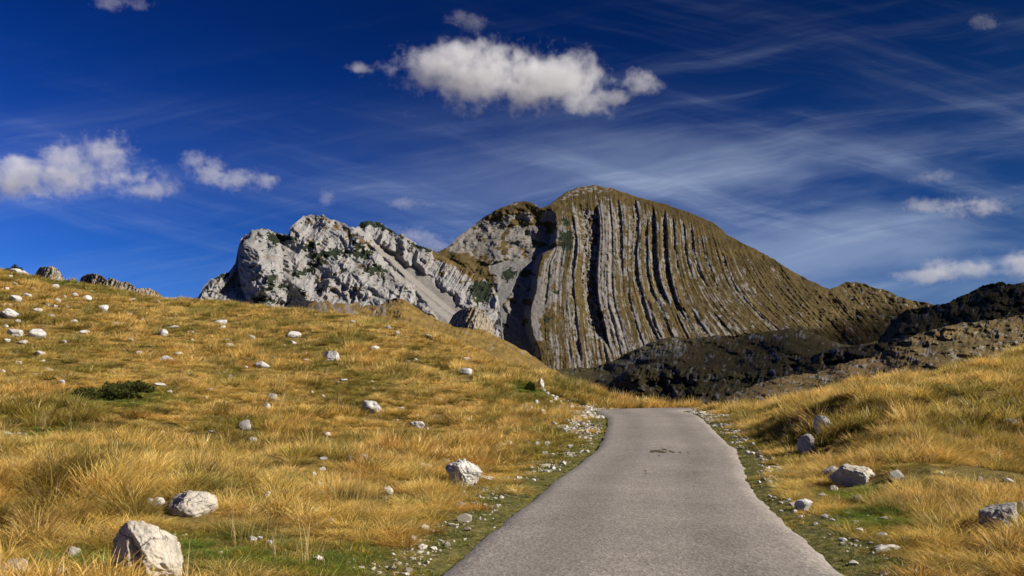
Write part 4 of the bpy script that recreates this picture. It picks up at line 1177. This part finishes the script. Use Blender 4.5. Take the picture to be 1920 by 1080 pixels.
# short names for the landmarks the small stones are described by
ANCH = [
    (276, 1030, 'hollowed boulder'), (361, 950, 'speckled boulder'), (871, 888, 'jagged roadside boulder'), (798, 876, 'round cream stone'), (622, 668, 'blocky white rock'), (697, 762, 'cracked white rock'),
    (784, 797, 'dark-notched flat rock'), (875, 696, 'notch-topped white rock'), (549, 628, 'pointed ridge rock'), (492, 685, 'smooth low white rock'), (510, 744, 'round mottled rock'), (460, 798, 'oval grey rock'),
    (597, 844, 'flat grey-white rock'), (652, 860, 'white-capped dark rock'), (69, 627, 'large round white rock'), (27, 625, 'wedge-shaped white rock'), (16, 589, 'big white edge rock'), (311, 674, 'broad pale flat rock'),
    (413, 604, 'wide crest rock'), (194, 578, 'lone under-crag rock'), (162, 558, 'tilted crest rock'), (305, 625, 'leaning white rock'), (200, 725, 'dark green juniper'), (20, 497, 'dark skyline shrub'),
    (21, 751, 'oval white edge rock'), (300, 721, 'dark-marked pale rock'), (431, 707, 'grey pitted rock'), (1014, 718, 'upright shoulder rock'), (994, 725, 'small round bush'), (942, 835, 'largest cream block'), (899, 831, 'dark-sided row rock'),
    (727, 921, 'standing buff rock'), (588, 956, 'low buff rock'), (15, 814, 'flat green-patch stone'), (1545, 797, 'round white mound rock'), (1515, 836, 'cracked grey mound rock'), (1597, 890, 'tan wedge rock'),
    (1508, 948, 'tilted white slab'), (1680, 893, 'half-hidden grey rock'), (1877, 968, 'big grey edge boulder'), (1838, 900, 'pointed bare-strip stone'), (1609, 936, 'buff pyramid stone'), (95, 510, 'left skyline crag'), (1037, 876, 'flat green-verge stone'),
]
ORD = ['nearest', 'second', 'third', 'fourth', 'fifth', 'sixth', 'seventh', 'eighth', 'ninth', 'tenth', 'eleventh', 'twelfth', 'thirteenth', 'fourteenth', 'fifteenth']
DIRS = ['to the right of', 'up and right of', 'straight above', 'up and left of', 'to the left of', 'down and left of', 'straight below', 'down and right of']
small = []
for lab, lst in SM.items():
    for (px, py, w, h) in lst:
        j = min(range(len(ANCH)), key=lambda q: math.hypot(px - ANCH[q][0], py - h / 2 - ANCH[q][1]))
        dx, dy = px - ANCH[j][0], ANCH[j][1] - (py - h / 2)
        small.append([lab, px, py, w, h, j, int(round(math.atan2(dy, dx) / (math.pi / 4))) % 8, math.hypot(dx, dy)])
for cnt, (lab, px, py, w, h, j, dr, dist) in enumerate(small):
    same = sorted(q[7] for q in small if q[5] == j and q[6] == dr)
    rk = same.index(dist)
    shape = 'flat' if w / h > 1.9 else 'round' if w / h < 1.35 else 'low'
    size = 'tiny' if w < 9 else 'small'
    who = ('alone' if len(same) == 1 else ORD[rk] + ' one')
    text = '%s %s white stone, %s %s the %s' % (size, shape, who, DIRS[dr], ANCH[j][2])
    grp = lab.replace('small white stone', 'small white stones').replace('pale stone', 'pale stones').replace('white stone s', 'white stones s')
    put_rock(px, py, w * 1.12, h * 1.05, text, group=grp, mesh=LIB[(cnt * 7) % 16], rz=random.choice([0, math.pi]) + random.uniform(-.5, .5), depth=random.uniform(.7, 1), tilt=random.uniform(-.3, .3), sink=0.22)

# ------------------------------------------------------------------ gravel along the verges (uncountable)
def scatter(n, x0, x1, y0, y1, seed):
    r = np.random.default_rng(seed)
    return r.uniform(x0, x1, n), r.uniform(y0, y1, n), r


def gravel():
    xs, ys, r = scatter(260000, -8, 16, 6, 54, 77)
    e = samp(EDG, xs, ys); s = samp(SPR, xs, ys); sd = np.sign(samp(SID, xs, ys))
    w = gravel_w(xs, ys, e, s, sd)
    w = np.where(s < 24, w * 0.75, w)
    keep = (r.uniform(size=len(xs)) < w * 1.05 + 0.004 * smooth(4, 1, e)) & (e > 0.04)
    xs, ys, e, s = xs[keep], ys[keep], e[keep], s[keep]
    # a few chips all over the hill
    hx, hy, r2 = scatter(22000, -60, 30, 10, 80, 78)
    he = samp(EDG, hx, hy)
    cl = fbm(hx / 6, hy / 6, 0, 401, 3)
    k2 = (he > 1.5) & (r2.uniform(size=len(hx)) < smooth(0.0, 0.5, cl) * 0.22 + 0.01)
    xs = np.concatenate([xs, hx[k2]]); ys = np.concatenate([ys, hy[k2]])
    n = len(xs)
    size = r.lognormal(-4.15, 0.62, n) * (1 + 0.012 * ys); size = np.clip(size, 0.008, 0.11)
    size[n - k2.sum():] *= 1.7
    V0, F0 = ico(1)
    z = samp(HGT, xs, ys)
    rot = r.uniform(0, 6.28, n)
    var = 1 + 0.28 * r.normal(size=(n, len(V0)))
    P = V0[None] * var[:, :, None] * np.stack([size * r.uniform(.8, 1.5, n), size, size * r.uniform(.45, .8, n)], -1)[:, None]
    cx, sx = np.cos(rot)[:, None], np.sin(rot)[:, None]
    P = np.stack([P[..., 0] * cx - P[..., 1] * sx, P[..., 0] * sx + P[..., 1] * cx, P[..., 2]], -1)
    P += np.stack([xs, ys, z + size * 0.2], -1)[:, None]
    F = (F0[None] + (np.arange(n) * len(V0))[:, None, None]).reshape(-1, 3)
    shade = np.repeat(r.uniform(0.55, 1.0, n), len(V0))
    m, t, b = new_mat('gravel_stone')
    f = t.n('ShaderNodeAttribute', attribute_name='shade').outputs['Fac']
    t.put(b.inputs['Base Color'], t.ramp(f, [(0.55, (0.16, 0.13, 0.09)), (0.75, (0.38, 0.345, 0.28)), (1.0, (0.54, 0.51, 0.45))]))
    me = mesh_np('gravel', P.reshape(-1, 3), F, m, smooth_shade=False, attrs={'shade': shade})
    link('gravel', me, 'white limestone chips strewn along the verges and slope', None, 'stuff')
    print('gravel', n)


gravel()

# ------------------------------------------------------------------ grass
def blade_mesh(name, n, rad, h0, h1, width, arch, lean, seed, mat, seg=3, droop=0.5):
    r = np.random.default_rng(seed)
    ang = r.uniform(0, 2 * np.pi, n); q = np.sqrt(r.uniform(0, 1, n)) * rad
    bx, by = q * np.cos(ang), q * np.sin(ang)
    L = r.uniform(h0, h1, n) * (1 - 0.25 * (q / rad) ** 2)
    out = ang + r.normal(0, 0.5, n)
    a0 = (0.08 + arch * 0.45 * (q / rad)) + r.normal(0, 0.1, n)            # initial lean from vertical
    a1 = a0 + arch * r.uniform(0.5, 1.3, n) + droop * r.uniform(0, 1, n)
    V = np.zeros((n, seg + 1, 2, 3)); T = np.zeros((n, seg + 1, 2)); Rn = np.repeat(r.uniform(0, 1, n), (seg + 1) * 2)
    px_, py_, pz_ = bx.copy(), by.copy(), np.zeros(n) - 0.03
    fx, fy = np.cos(out), np.sin(out)
    tw = r.uniform(0, 2 * np.pi, n)
    sx_, sy_ = np.cos(tw), np.sin(tw)
    for k in range(seg + 1):
        f = k / seg
        w = width * (1 - f) ** 0.7 * 0.5 + width * 0.06
        V[:, k, 0] = np.stack([px_ - sx_ * w, py_ - sy_ * w, pz_], -1)
        V[:, k, 1] = np.stack([px_ + sx_ * w, py_ + sy_ * w, pz_], -1)
        T[:, k] = f
        a = a0 + (a1 - a0) * (f + 0.5 / seg)
        st = L / seg
        px_ = px_ + (fx * np.sin(a) + lean * (0.3 + f)) * st; py_ = py_ + (fy * np.sin(a) + lean * 0.15) * st; pz_ = pz_ + np.cos(a) * st
    i = (np.arange(n) * (seg + 1) * 2)[:, None, None] + (np.arange(seg) * 2)[None, :, None] + np.array([0, 1, 3, 2])[None, None]
    me = mesh_np(name, V.reshape(-1, 3), i.reshape(-1, 4), mat, smooth_shade=True, attrs={'tip': T.ravel(), 'rnd': Rn})
    return me


def grass_mat(name, root, mid, tip, straw=(0.62, 0.46, 0.19)):
    m = bpy.data.materials.new(name); m.use_nodes = True
    t = NT(m.node_tree)
    out = t.n('ShaderNodeOutputMaterial')
    f = t.n('ShaderNodeAttribute', attribute_name='tip').outputs['Fac']
    rd = t.n('ShaderNodeAttribute', attribute_name='rnd').outputs['Fac']
    ti = t.n('ShaderNodeAttribute', attribute_name='tint', attribute_type='INSTANCER').outputs['Color']
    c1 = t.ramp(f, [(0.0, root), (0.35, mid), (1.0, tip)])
    c1 = t.mix(t.mr(rd, 0.80, 1.0, 0, 0.75, False), c1, straw)
    c1 = t.mix(t.mr(rd, 0.0, 0.3, 0.5, 0.0, False), c1, tuple(v * 0.55 for v in mid))
    col = t.mix(1.0, c1, ti, 'MULTIPLY')
    d = t.n('ShaderNodeBsdfDiffuse'); t.put(d.inputs['Color'], col)
    tr = t.n('ShaderNodeBsdfTranslucent'); t.put(tr.inputs['Color'], col)
    gl = t.n('ShaderNodeBsdfGlossy'); gl.inputs['Roughness'].default_value = 0.45; gl.inputs['Color'].default_value = (0.9, 0.85, 0.7, 1)
    mx = t.n('ShaderNodeMixShader'); mx.inputs[0].default_value = 0.42
    t.put(mx.inputs[1], d.outputs[0]); t.put(mx.inputs[2], tr.outputs[0])
    m2 = t.n('ShaderNodeMixShader'); m2.inputs[0].default_value = 0.03
    t.put(m2.inputs[1], mx.outputs[0]); t.put(m2.inputs[2], gl.outputs[0])
    t.put(out.inputs[0], m2.outputs[0])
    return m


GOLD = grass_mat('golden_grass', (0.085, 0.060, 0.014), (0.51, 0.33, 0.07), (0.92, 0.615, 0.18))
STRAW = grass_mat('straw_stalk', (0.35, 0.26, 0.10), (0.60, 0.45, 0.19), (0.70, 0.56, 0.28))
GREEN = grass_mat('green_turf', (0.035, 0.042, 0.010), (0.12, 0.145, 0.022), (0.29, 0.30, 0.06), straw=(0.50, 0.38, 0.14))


def instanced(name, protos, xs, ys, scale, rotz, idx, tint, label, zoff=0.0):
    me = bpy.data.meshes.new(name)
    zs = samp(HGT, xs, ys) + zoff
    n = len(xs)
    me.vertices.add(n); me.vertices.foreach_set('co', np.stack([xs, ys, zs], -1).astype(np.float32).ravel())
    # grow square to the slope, a little
    gxs = (samp(HGT, xs + .5, ys) - samp(HGT, xs - .5, ys)); gys = (samp(HGT, xs, ys + .5) - samp(HGT, xs, ys - .5))
    for an, ty, data in (('scl', 'FLOAT_VECTOR', scale), ('rot', 'FLOAT_VECTOR', np.stack([0.45 * np.clip(gys, -.8, .8), -0.45 * np.clip(gxs, -.8, .8), rotz], -1))):
        at = me.attributes.new(an, ty, 'POINT'); at.data.foreach_set('vector', data.astype(np.float32).ravel())
    at = me.attributes.new('idx', 'INT', 'POINT'); at.data.foreach_set('value', idx.astype(np.int32))
    at = me.attributes.new('tint', 'FLOAT_COLOR', 'POINT'); at.data.foreach_set('color', np.concatenate([tint, np.ones((n, 1))], 1).astype(np.float32).ravel())
    o = link(name, me, label, None, 'stuff')
    c_ = bpy.data.collections.new(name + '_kinds')
    for k, p in enumerate(protos):
        po = bpy.data.objects.new('%s_tuft_%02d' % (name, k), p); c_.objects.link(po)
        if not me.materials: me.materials.append(p.materials[0])
    g = bpy.data.node_groups.new(name, 'GeometryNodeTree')
    g.interface.new_socket('Geometry', in_out='INPUT', socket_type='NodeSocketGeometry')
    g.interface.new_socket('Geometry', in_out='OUTPUT', socket_type='NodeSocketGeometry')
    N = g.nodes; Lk = g.links
    gi = N.new('NodeGroupInput'); go = N.new('NodeGroupOutput')
    ip = N.new('GeometryNodeInstanceOnPoints'); ci = N.new('GeometryNodeCollectionInfo')
    ci.inputs['Collection'].default_value = c_; ci.inputs['Separate Children'].default_value = True; ci.inputs['Reset Children'].default_value = True
    def attr(nm, ty):
        a = N.new('GeometryNodeInputNamedAttribute'); a.data_type = ty; a.inputs[0].default_value = nm
        return a.outputs[0]
    Lk.new(gi.outputs[0], ip.inputs['Points']); Lk.new(ci.outputs[0], ip.inputs['Instance'])
    ip.inputs['Pick Instance'].default_value = True
    Lk.new(attr('idx', 'INT'), ip.inputs['Instance Index']); Lk.new(attr('scl', 'FLOAT_VECTOR'), ip.inputs['Scale']); Lk.new(attr('rot', 'FLOAT_VECTOR'), ip.inputs['Rotation'])
    Lk.new(ip.outputs[0], go.inputs[0])
    md = o.modifiers.new('scatter', 'NODES'); md.node_group = g
    return o


def visible(xs, ys):
    u = xs / np.maximum(ys, 0.1)
    return (np.abs(xs) < 0.66 * ys + 4.0) & (ys > 3.5)


# small green swards and the juniper, surveyed
GREENS = [hit(*p) for p in [(370, 1030), (440, 1035), (150, 1060), (80, 822), (115, 530), (230, 740), (620, 1050), (995, 735), (1640, 975), (1600, 930)]]
BARE = [(*hit(1800, 893)[:2], 2.2), (*hit(1890, 900)[:2], 1.8), (*hit(1580, 840)[:2], 1.2)]
GREEN_R = [0.75, 0.75, 0.6, 1.0, 1.6, 1.6, 0.7, 1.2, 0.7, 0.6]


def greenness(x, y):
    g = np.zeros_like(x)
    for (a, b, _), r_ in zip(GREENS, GREEN_R):
        g = np.maximum(g, smooth(r_ * 1.25, r_ * 0.6, np.hypot(x - a, (y - b) * 0.7)))
    return g


def tint_of(x, y, r):
    n = fbm(x / 4.5, y / 9.5, 0, 501, 4, 0.6); n2 = fbm(x / 1.1, y / 3.0, 0, 503, 3); n3 = fbm(x / 14, y / 14, 0, 505, 3)
    gold = np.array([1.0, 1.0, 1.0]); olive = np.array([0.42, 0.52, 0.36]); rust = np.array([0.84, 0.68, 0.58]); green = np.array([0.24, 0.52, 0.30]); pale = np.array([1.12, 1.22, 1.35])
    wo = 0.85 * smooth(0.0, 0.5, n + 0.7 * n2 + 0.12 * smooth(18, 30, y))[:, None]; wr = smooth(0.05, 0.5, n2 - 0.2 * n)[:, None] * 0.75; wp = smooth(0.1, 0.5, n3 - 0.3 * n)[:, None] * 0.6
    c_ = gold * (1 - wo) + olive * wo
    c_ = c_ * (1 - wr) + c_ * rust * wr
    c_ = c_ * (1 - wp) + c_ * pale * wp
    q = r.uniform(size=len(x)) + 0.35 * fbm(x / 0.6, y / 0.9, 0, 507, 2)
    c_ = np.where((q < 0.20)[:, None], c_ * np.array([0.40, 0.48, 0.40]), np.where((q > 0.93)[:, None], c_ * np.array([1.1, 1.22, 1.5]), c_))
    g = greenness(x, y)[:, None]
    c_ = c_ * (1 - g) + green * g
    return c_ * r.uniform(0.62, 1.42, (len(x), 1)) * np.stack([np.ones(len(x)), r.uniform(.92, 1.07, len(x)), r.uniform(.85, 1.1, len(x))], -1)


def grass():
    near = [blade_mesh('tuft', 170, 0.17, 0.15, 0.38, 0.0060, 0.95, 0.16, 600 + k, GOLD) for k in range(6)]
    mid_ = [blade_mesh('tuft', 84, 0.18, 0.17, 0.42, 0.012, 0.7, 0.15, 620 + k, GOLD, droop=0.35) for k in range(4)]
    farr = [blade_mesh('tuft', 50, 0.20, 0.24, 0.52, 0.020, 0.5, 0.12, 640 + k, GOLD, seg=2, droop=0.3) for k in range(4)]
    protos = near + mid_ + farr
    X, Y, SC, IX = [], [], [], []
    for (d0, d1, dens, i0, i1, boost) in ((3.5, 20, 26, 0, 6, 1.0), (20, 42, 19, 6, 10, 1.08), (42, 104, 12, 10, 14, 1.2)):
        x0, x1 = -0.66 * d1 - 4, 0.66 * d1 + 4
        n = int((x1 - x0) * (d1 - d0) * dens)
        xs, ys, r = scatter(n, x0, x1, d0, d1, int(700 + d0))
        e = samp(EDG, xs, ys); s = samp(SPR, xs, ys); sd = np.sign(samp(SID, xs, ys))
        gw = gravel_w(xs, ys, e, s, sd)
        lim = np.where(sd < 0, 0.68, 0.52) + 0.75 * fbm(xs / 1.2, ys / 1.2, 0, 511, 3)
        k = visible(xs, ys) & (e > lim) & (r.uniform(size=n) > gw * 0.9)
        # the low ridge of grass past the end of the road
        k |= visible(xs, ys) & (e > 0.45) & (s > 45) & (ys < 60) & (r.uniform(size=n) > 0.4)
        for (a, b, rr) in BARE:
            k &= ~((np.hypot(xs - a, (ys - b) * 1.5) < rr * .8) & (r.uniform(size=n) < 0.65))
        # dark gaps between the tussocks
        k &= r.uniform(size=n) < 0.5 + 0.5 * smooth(-0.35, 0.05, fbm(xs / 0.85, ys / 0.85, 0, 523, 2))
        cl = fbm(xs / 6, ys / 6, 0, 401, 3)
        k &= r.uniform(size=n) > 0.45 * smooth(0.15, 0.5, cl)
        for (a, b, rr) in occupied:
            k &= (np.hypot(xs - a, ys - b) > rr * 1.0) & ~((np.abs(xs - a * ys / b) < rr * 0.85) & (ys < b) & (ys > b - rr - 0.25 - 0.012 * b))
        xs, ys = xs[k], ys[k]
        hf = 0.62 + 0.8 * smooth(-0.35, 0.45, fbm(xs / 4.5, ys / 4.5, 0, 521, 3) + 0.35 * smooth(30, 12, ys) + 0.3 * smooth(0, 6, xs) - 0.22 * smooth(18, 30, ys) * smooth(0, -6, xs))
        hf *= 1 - 0.55 * greenness(xs, ys)
        tus = fbm(xs / 0.85, ys / 0.85, 0, 523, 2)
        hf *= 0.62 + 0.62 * smooth(-0.25, 0.3, tus)
        hf *= r.uniform(0.7, 1.25, len(xs)) * (0.88 - 0.1 * smooth(16, 8, ys))
        for (a, b, rr) in BARE:
            hf *= 1 - 0.6 * smooth(rr, rr * .5, np.hypot(xs - a, (ys - b) * 1.5))
        ee = samp(EDG, xs, ys)
        hf *= np.maximum(0.45 + 0.55 * smooth(0.8, 2.2, ee), 1.15 * smooth(46, 48, ys) * smooth(54, 51, ys) * smooth(2, 4, xs))
        X.append(xs); Y.append(ys); IX.append(r.integers(i0, i1, len(xs)))
        wv = boost * (0.75 + 0.35 * hf) * r.uniform(.85, 1.2, len(xs))
        SC.append(np.stack([wv, wv, hf * (1 + 0.05 * boost)], -1))
    X, Y, SC, IX = map(np.concatenate, (X, Y, SC, IX))
    r = np.random.default_rng(5)
    print('grass tufts', len(X))
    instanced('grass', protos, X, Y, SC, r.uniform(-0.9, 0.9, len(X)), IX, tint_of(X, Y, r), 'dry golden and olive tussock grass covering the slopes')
    # tall straw stalks
    st = [blade_mesh('stalk', 16, 0.16, 0.45, 0.85, 0.006, 0.22, 0.16, 660 + k, STRAW, droop=0.25) for k in range(3)] + \
         [blade_mesh('stalk', 12, 0.25, 0.45, 0.8, 0.014, 0.22, 0.14, 670 + k, STRAW, droop=0.2) for k in range(2)]
    xs, ys, r = scatter(36000, -60, 50, 5, 88, 720)
    e = samp(EDG, xs, ys)
    dn = smooth(0.12, 0.5, fbm(xs / 3, ys / 3, 0, 531, 3)) * (0.14 + 0.75 * smooth(26, 12, ys))
    k = visible(xs, ys) & (e > 1.3) & (r.uniform(size=len(xs)) < dn)
    k |= (e > 0.8) & (ys > 47) & (ys < 54) & (xs > 2) & (xs < 18) & (r.uniform(size=len(xs)) < 0.35)
    xs, ys = xs[k], ys[k]
    ix = np.where(ys < 24, r.integers(0, 3, len(xs)), r.integers(3, 5, len(xs)))
    sc = r.uniform(0.6, 1.0, len(xs))
    tn = np.ones((len(xs), 3)) * r.uniform(0.75, 1.1, (len(xs), 1))
    instanced('tall_grass', st, xs, ys, np.stack([sc, sc, sc], -1), r.uniform(-0.8, 0.8, len(xs)), ix, tn, 'tall pale straw stalks rising above the tussocks')
    print('stalks', len(xs))
    # green turf on the verges and the little swards
    tf = [blade_mesh('turf', 80, 0.15, 0.05, 0.15, 0.009, 0.8, 0.05, 680 + k, GREEN, seg=2) for k in range(3)] + \
         [blade_mesh('turf', 40, 0.20, 0.05, 0.16, 0.020, 0.8, 0.05, 690 + k, GREEN, seg=2) for k in range(2)]
    xs, ys, r = scatter(52000, -14, 22, 5, 52, 730)
    e = samp(EDG, xs, ys); s = samp(SPR, xs, ys); sd = np.sign(samp(SID, xs, ys))
    gw = gravel_w(xs, ys, e, s, sd); gg = greenness(xs, ys)
    k = visible(xs, ys) & (e > -0.03) & ((e < 1.5 + 0.5 * fbm(xs, ys, 0, 541, 2)) | (gg > 0.4)) & (r.uniform(size=len(xs)) < 0.9 - 0.95 * gw)
    k &= r.uniform(size=len(xs)) < np.where(e < 0.3, 1.0, 0.75)
    xs, ys = xs[k], ys[k]
    ix = np.where(ys < 20, r.integers(0, 3, len(xs)), r.integers(3, 5, len(xs)))
    sc = r.uniform(0.5, 1.1, len(xs)) * (0.6 + 0.4 * smooth(0.1, 0.7, samp(EDG, xs, ys)))
    n = smooth(-0.2, 0.4, fbm(xs / 0.9, ys / 0.9, 0, 551, 3) + 0.5 * smooth(0.4, 1.3, samp(EDG, xs, ys)) - 0.1)[:, None]
    tn = (np.array([1.0, 1.0, 1.0]) * (1 - n) + np.array([2.0, 1.35, 0.95]) * n) * r.uniform(0.5, 1.3, (len(xs), 1))
    instanced('verge_grass', tf, xs, ys, np.stack([sc, sc, sc], -1), r.uniform(0, 6.28, len(xs)), ix, tn, 'short green grass edging both sides of the road')
    print('turf', len(xs))


grass()

# ------------------------------------------------------------------ shrubs
def shrub_mat(name, a, b_):
    m, t, b = new_mat(name)
    rd = t.n('ShaderNodeAttribute', attribute_name='rnd').outputs['Fac']
    f = t.n('ShaderNodeAttribute', attribute_name='tip').outputs['Fac']
    c_ = t.mix(rd, a, b_)
    t.put(b.inputs['Base Color'], c_)
    return m


def shrub(px, py, w, h, label, seed, lobes, mat, n=1400, sprig=0.16, stem_mat=None, yd=0.7):
    x, y, z = hit(px, py)
    k = y / FOC
    W, H = w * k / 2, h * k
    r = np.random.default_rng(seed)
    P, N = [], []
    per = n // len(lobes)
    for (lx, ly, lz, rx, ry, rz) in lobes:
        d = r.normal(size=(per, 3)); d /= np.linalg.norm(d, axis=1, keepdims=True); d[:, 2] = np.abs(d[:, 2])
        q = r.uniform(0.55, 1.0, per)[:, None] * (1 + 0.3 * fbm(d[:, 0] * 2 + seed, d[:, 1] * 2, d[:, 2] * 2, seed, 3))[:, None]
        P.append(np.array([lx * W, ly * W, lz * H]) + d * q * np.array([rx * W, ry * W, rz * H])); N.append(d)
    P = np.concatenate(P); N = np.concatenate(N)
    m = len(P); NB = 7
    V = []; T = []; Rn = []
    up = N + np.array([0.1, 0, 0.7]); up /= np.linalg.norm(up, axis=1, keepdims=True)
    for j in range(NB):
        d = up + r.normal(0, 0.45, (m, 3)); d /= np.linalg.norm(d, axis=1, keepdims=True)
        L = sprig * r.uniform(0.5, 1.1, m)[:, None]
        sd_ = np.cross(d, r.normal(size=(m, 3))); sd_ /= np.linalg.norm(sd_, axis=1, keepdims=True)
        wd = sprig * 0.13
        V.append(np.stack([P - sd_ * wd * 0.5, P + sd_ * wd * 0.5, P + d * L * .55 + sd_ * wd * .5, P + d * L * .55 - sd_ * wd * .5], 1))
        V[-1][:, 2] += d * L * 0.25
        rr = r.uniform(0, 1, m); Rn.append(np.repeat(rr, 4)); T.append(np.tile([0, 0, 1, 1], m))
    V = np.concatenate([v.reshape(-1, 3) for v in V]); Rn = np.concatenate(Rn); T = np.concatenate(T).astype(float)
    F = np.arange(len(V)).reshape(-1, 4)
    e = bpy.data.objects.new('shrub', None); COL.objects.link(e)
    e.location = (x, y + W * 0.3, z - 0.05); e['label'] = label; e['category'] = 'shrub'; e['kind'] = 'thing'
    link('foliage', mesh_np('foliage', V, F, mat, smooth_shade=False, attrs={'rnd': Rn, 'tip': T}), parent=e)
    # the woody branches inside
    SV, SF = [], []
    for j in range(26):
        q = P[r.integers(m)]; a = np.array([q[0] * 0.25, q[1] * 0.25, 0.0]); rad = 0.012 + 0.004 * W
        for s_ in range(2):
            p0 = a + (q - a) * s_ * 0.5 + np.array([0, 0, 0.05 * s_]); p1 = a + (q - a) * (s_ + 1) * 0.48
            base = len(SV)
            for (c0, rr) in ((p0, rad * (1 - .3 * s_)), (p1, rad * (.7 - .4 * s_))):
                for a_ in range(5):
                    SV.append(c0 + rr * np.array([math.cos(a_ * 1.2566), math.sin(a_ * 1.2566), 0.2 * math.sin(a_)]))
            for a_ in range(5):
                SF.append((base + a_, base + (a_ + 1) % 5, base + 5 + (a_ + 1) % 5, base + 5 + a_))
    link('branches', mesh_np('branches', SV, SF, stem_mat), parent=e)
    occupied.append((x, y, W * 0.35))
    return e


bark, bt, bb_ = new_mat('grey_bark'); bt.put(bb_.inputs['Base Color'], bt.ramp(bt.noise(bt.n('ShaderNodeNewGeometry').outputs['Position'], 30, 4), [(0.3, (0.05, 0.035, 0.025)), (0.7, (0.16, 0.12, 0.09))]))
JUN = shrub_mat('juniper_needles', (0.028, 0.038, 0.011), (0.11, 0.11, 0.026))
DARK = shrub_mat('dark_needles', (0.015, 0.022, 0.008), (0.045, 0.055, 0.018))
shrub(200, 750, 132, 40, 'low spreading dark green juniper lying on the left hillside', 801, [(-0.55, -0.3, 0.0, 0.48, 0.45, 0.60), (0.05, 0.1, 0.25, 0.45, 0.45, 0.60), (0.55, 0.35, 0.42, 0.50, 0.42, 0.50), (0.3, -.1, 0.15, 0.4, 0.35, 0.45)], JUN, 2600, 0.13, bark)
shrub(20, 503, 42, 17, 'dark shrub on the skyline at the far left', 802, [(-0.4, 0, 0.0, 0.6, 0.5, 0.65), (0.15, 0, 0.1, 0.35, 0.4, 1.0), (0.6, 0, 0.0, 0.4, 0.5, 0.7)], DARK, 700, 0.20, bark)
shrub(994, 735, 22, 20, 'small round green bush at the shoulder of the cut bank', 803, [(0, 0, 0.1, 0.9, 0.8, 0.85)], JUN, 500, 0.14, bark)

# ------------------------------------------------------------------ scraps of moss and dirt in the middle of the road
def road_dirt():
    r = np.random.default_rng(9)
    m, t, b = new_mat('mossy_dirt')
    t.put(b.inputs['Base Color'], t.ramp(t.noise(t.n('ShaderNodeNewGeometry').outputs['Position'], 30, 4), [(0.35, (0.035, 0.028, 0.015)), (0.65, (0.10, 0.075, 0.035))]))
    V, F = [], []
    for (px, py, w, h) in [(1232, 850, 24, 2.2), (1246, 847, 10, 1.5), (1222, 852, 7, 1.2), (1242, 852, 16, 1.6), (1257, 850, 5, 1.6), (1262, 852, 6, 1.4), (1275, 852, 5, 1.0), (1290, 852, 4, 0.8), (1236, 859, 4, 1.0), (1210, 888, 5, 1.2), (1212, 893, 3, 1)]:
        x, y = road_hit(px, py); k = y / FOC
        base = len(V); n = 18
        rx = w * k / 2; ry = h / (CAMZ - zroad(y)) * k * y / 2
        for j in range(n):
            a = 2 * math.pi * j / n; q = 1 + 0.4 * float(perlin(math.cos(a) * 1.5 + px, math.sin(a) * 1.5, py))
            X = x + rx * q * math.cos(a); Y = y + ry * q * math.sin(a)
            f = (X - np.interp(Y, R[:180, 1], R[:180, 0])) / (np.interp(Y, R[:180, 1], R[:180, 2]) - np.interp(Y, R[:180, 1], R[:180, 0]))
            V.append((X, Y, float(zroad(Y)) + 0.035 * (1 - (2 * f - 1) ** 2) + 0.026))
        V.append((x, y, V[base][2] + 0.006))
        F += [(base + j, base + (j + 1) % n, base + n) for j in range(n)]
    link('dirt', mesh_np('dirt', V, F, m), 'dark scraps of mossy dirt in the middle of the road', None, 'stuff')


road_dirt()
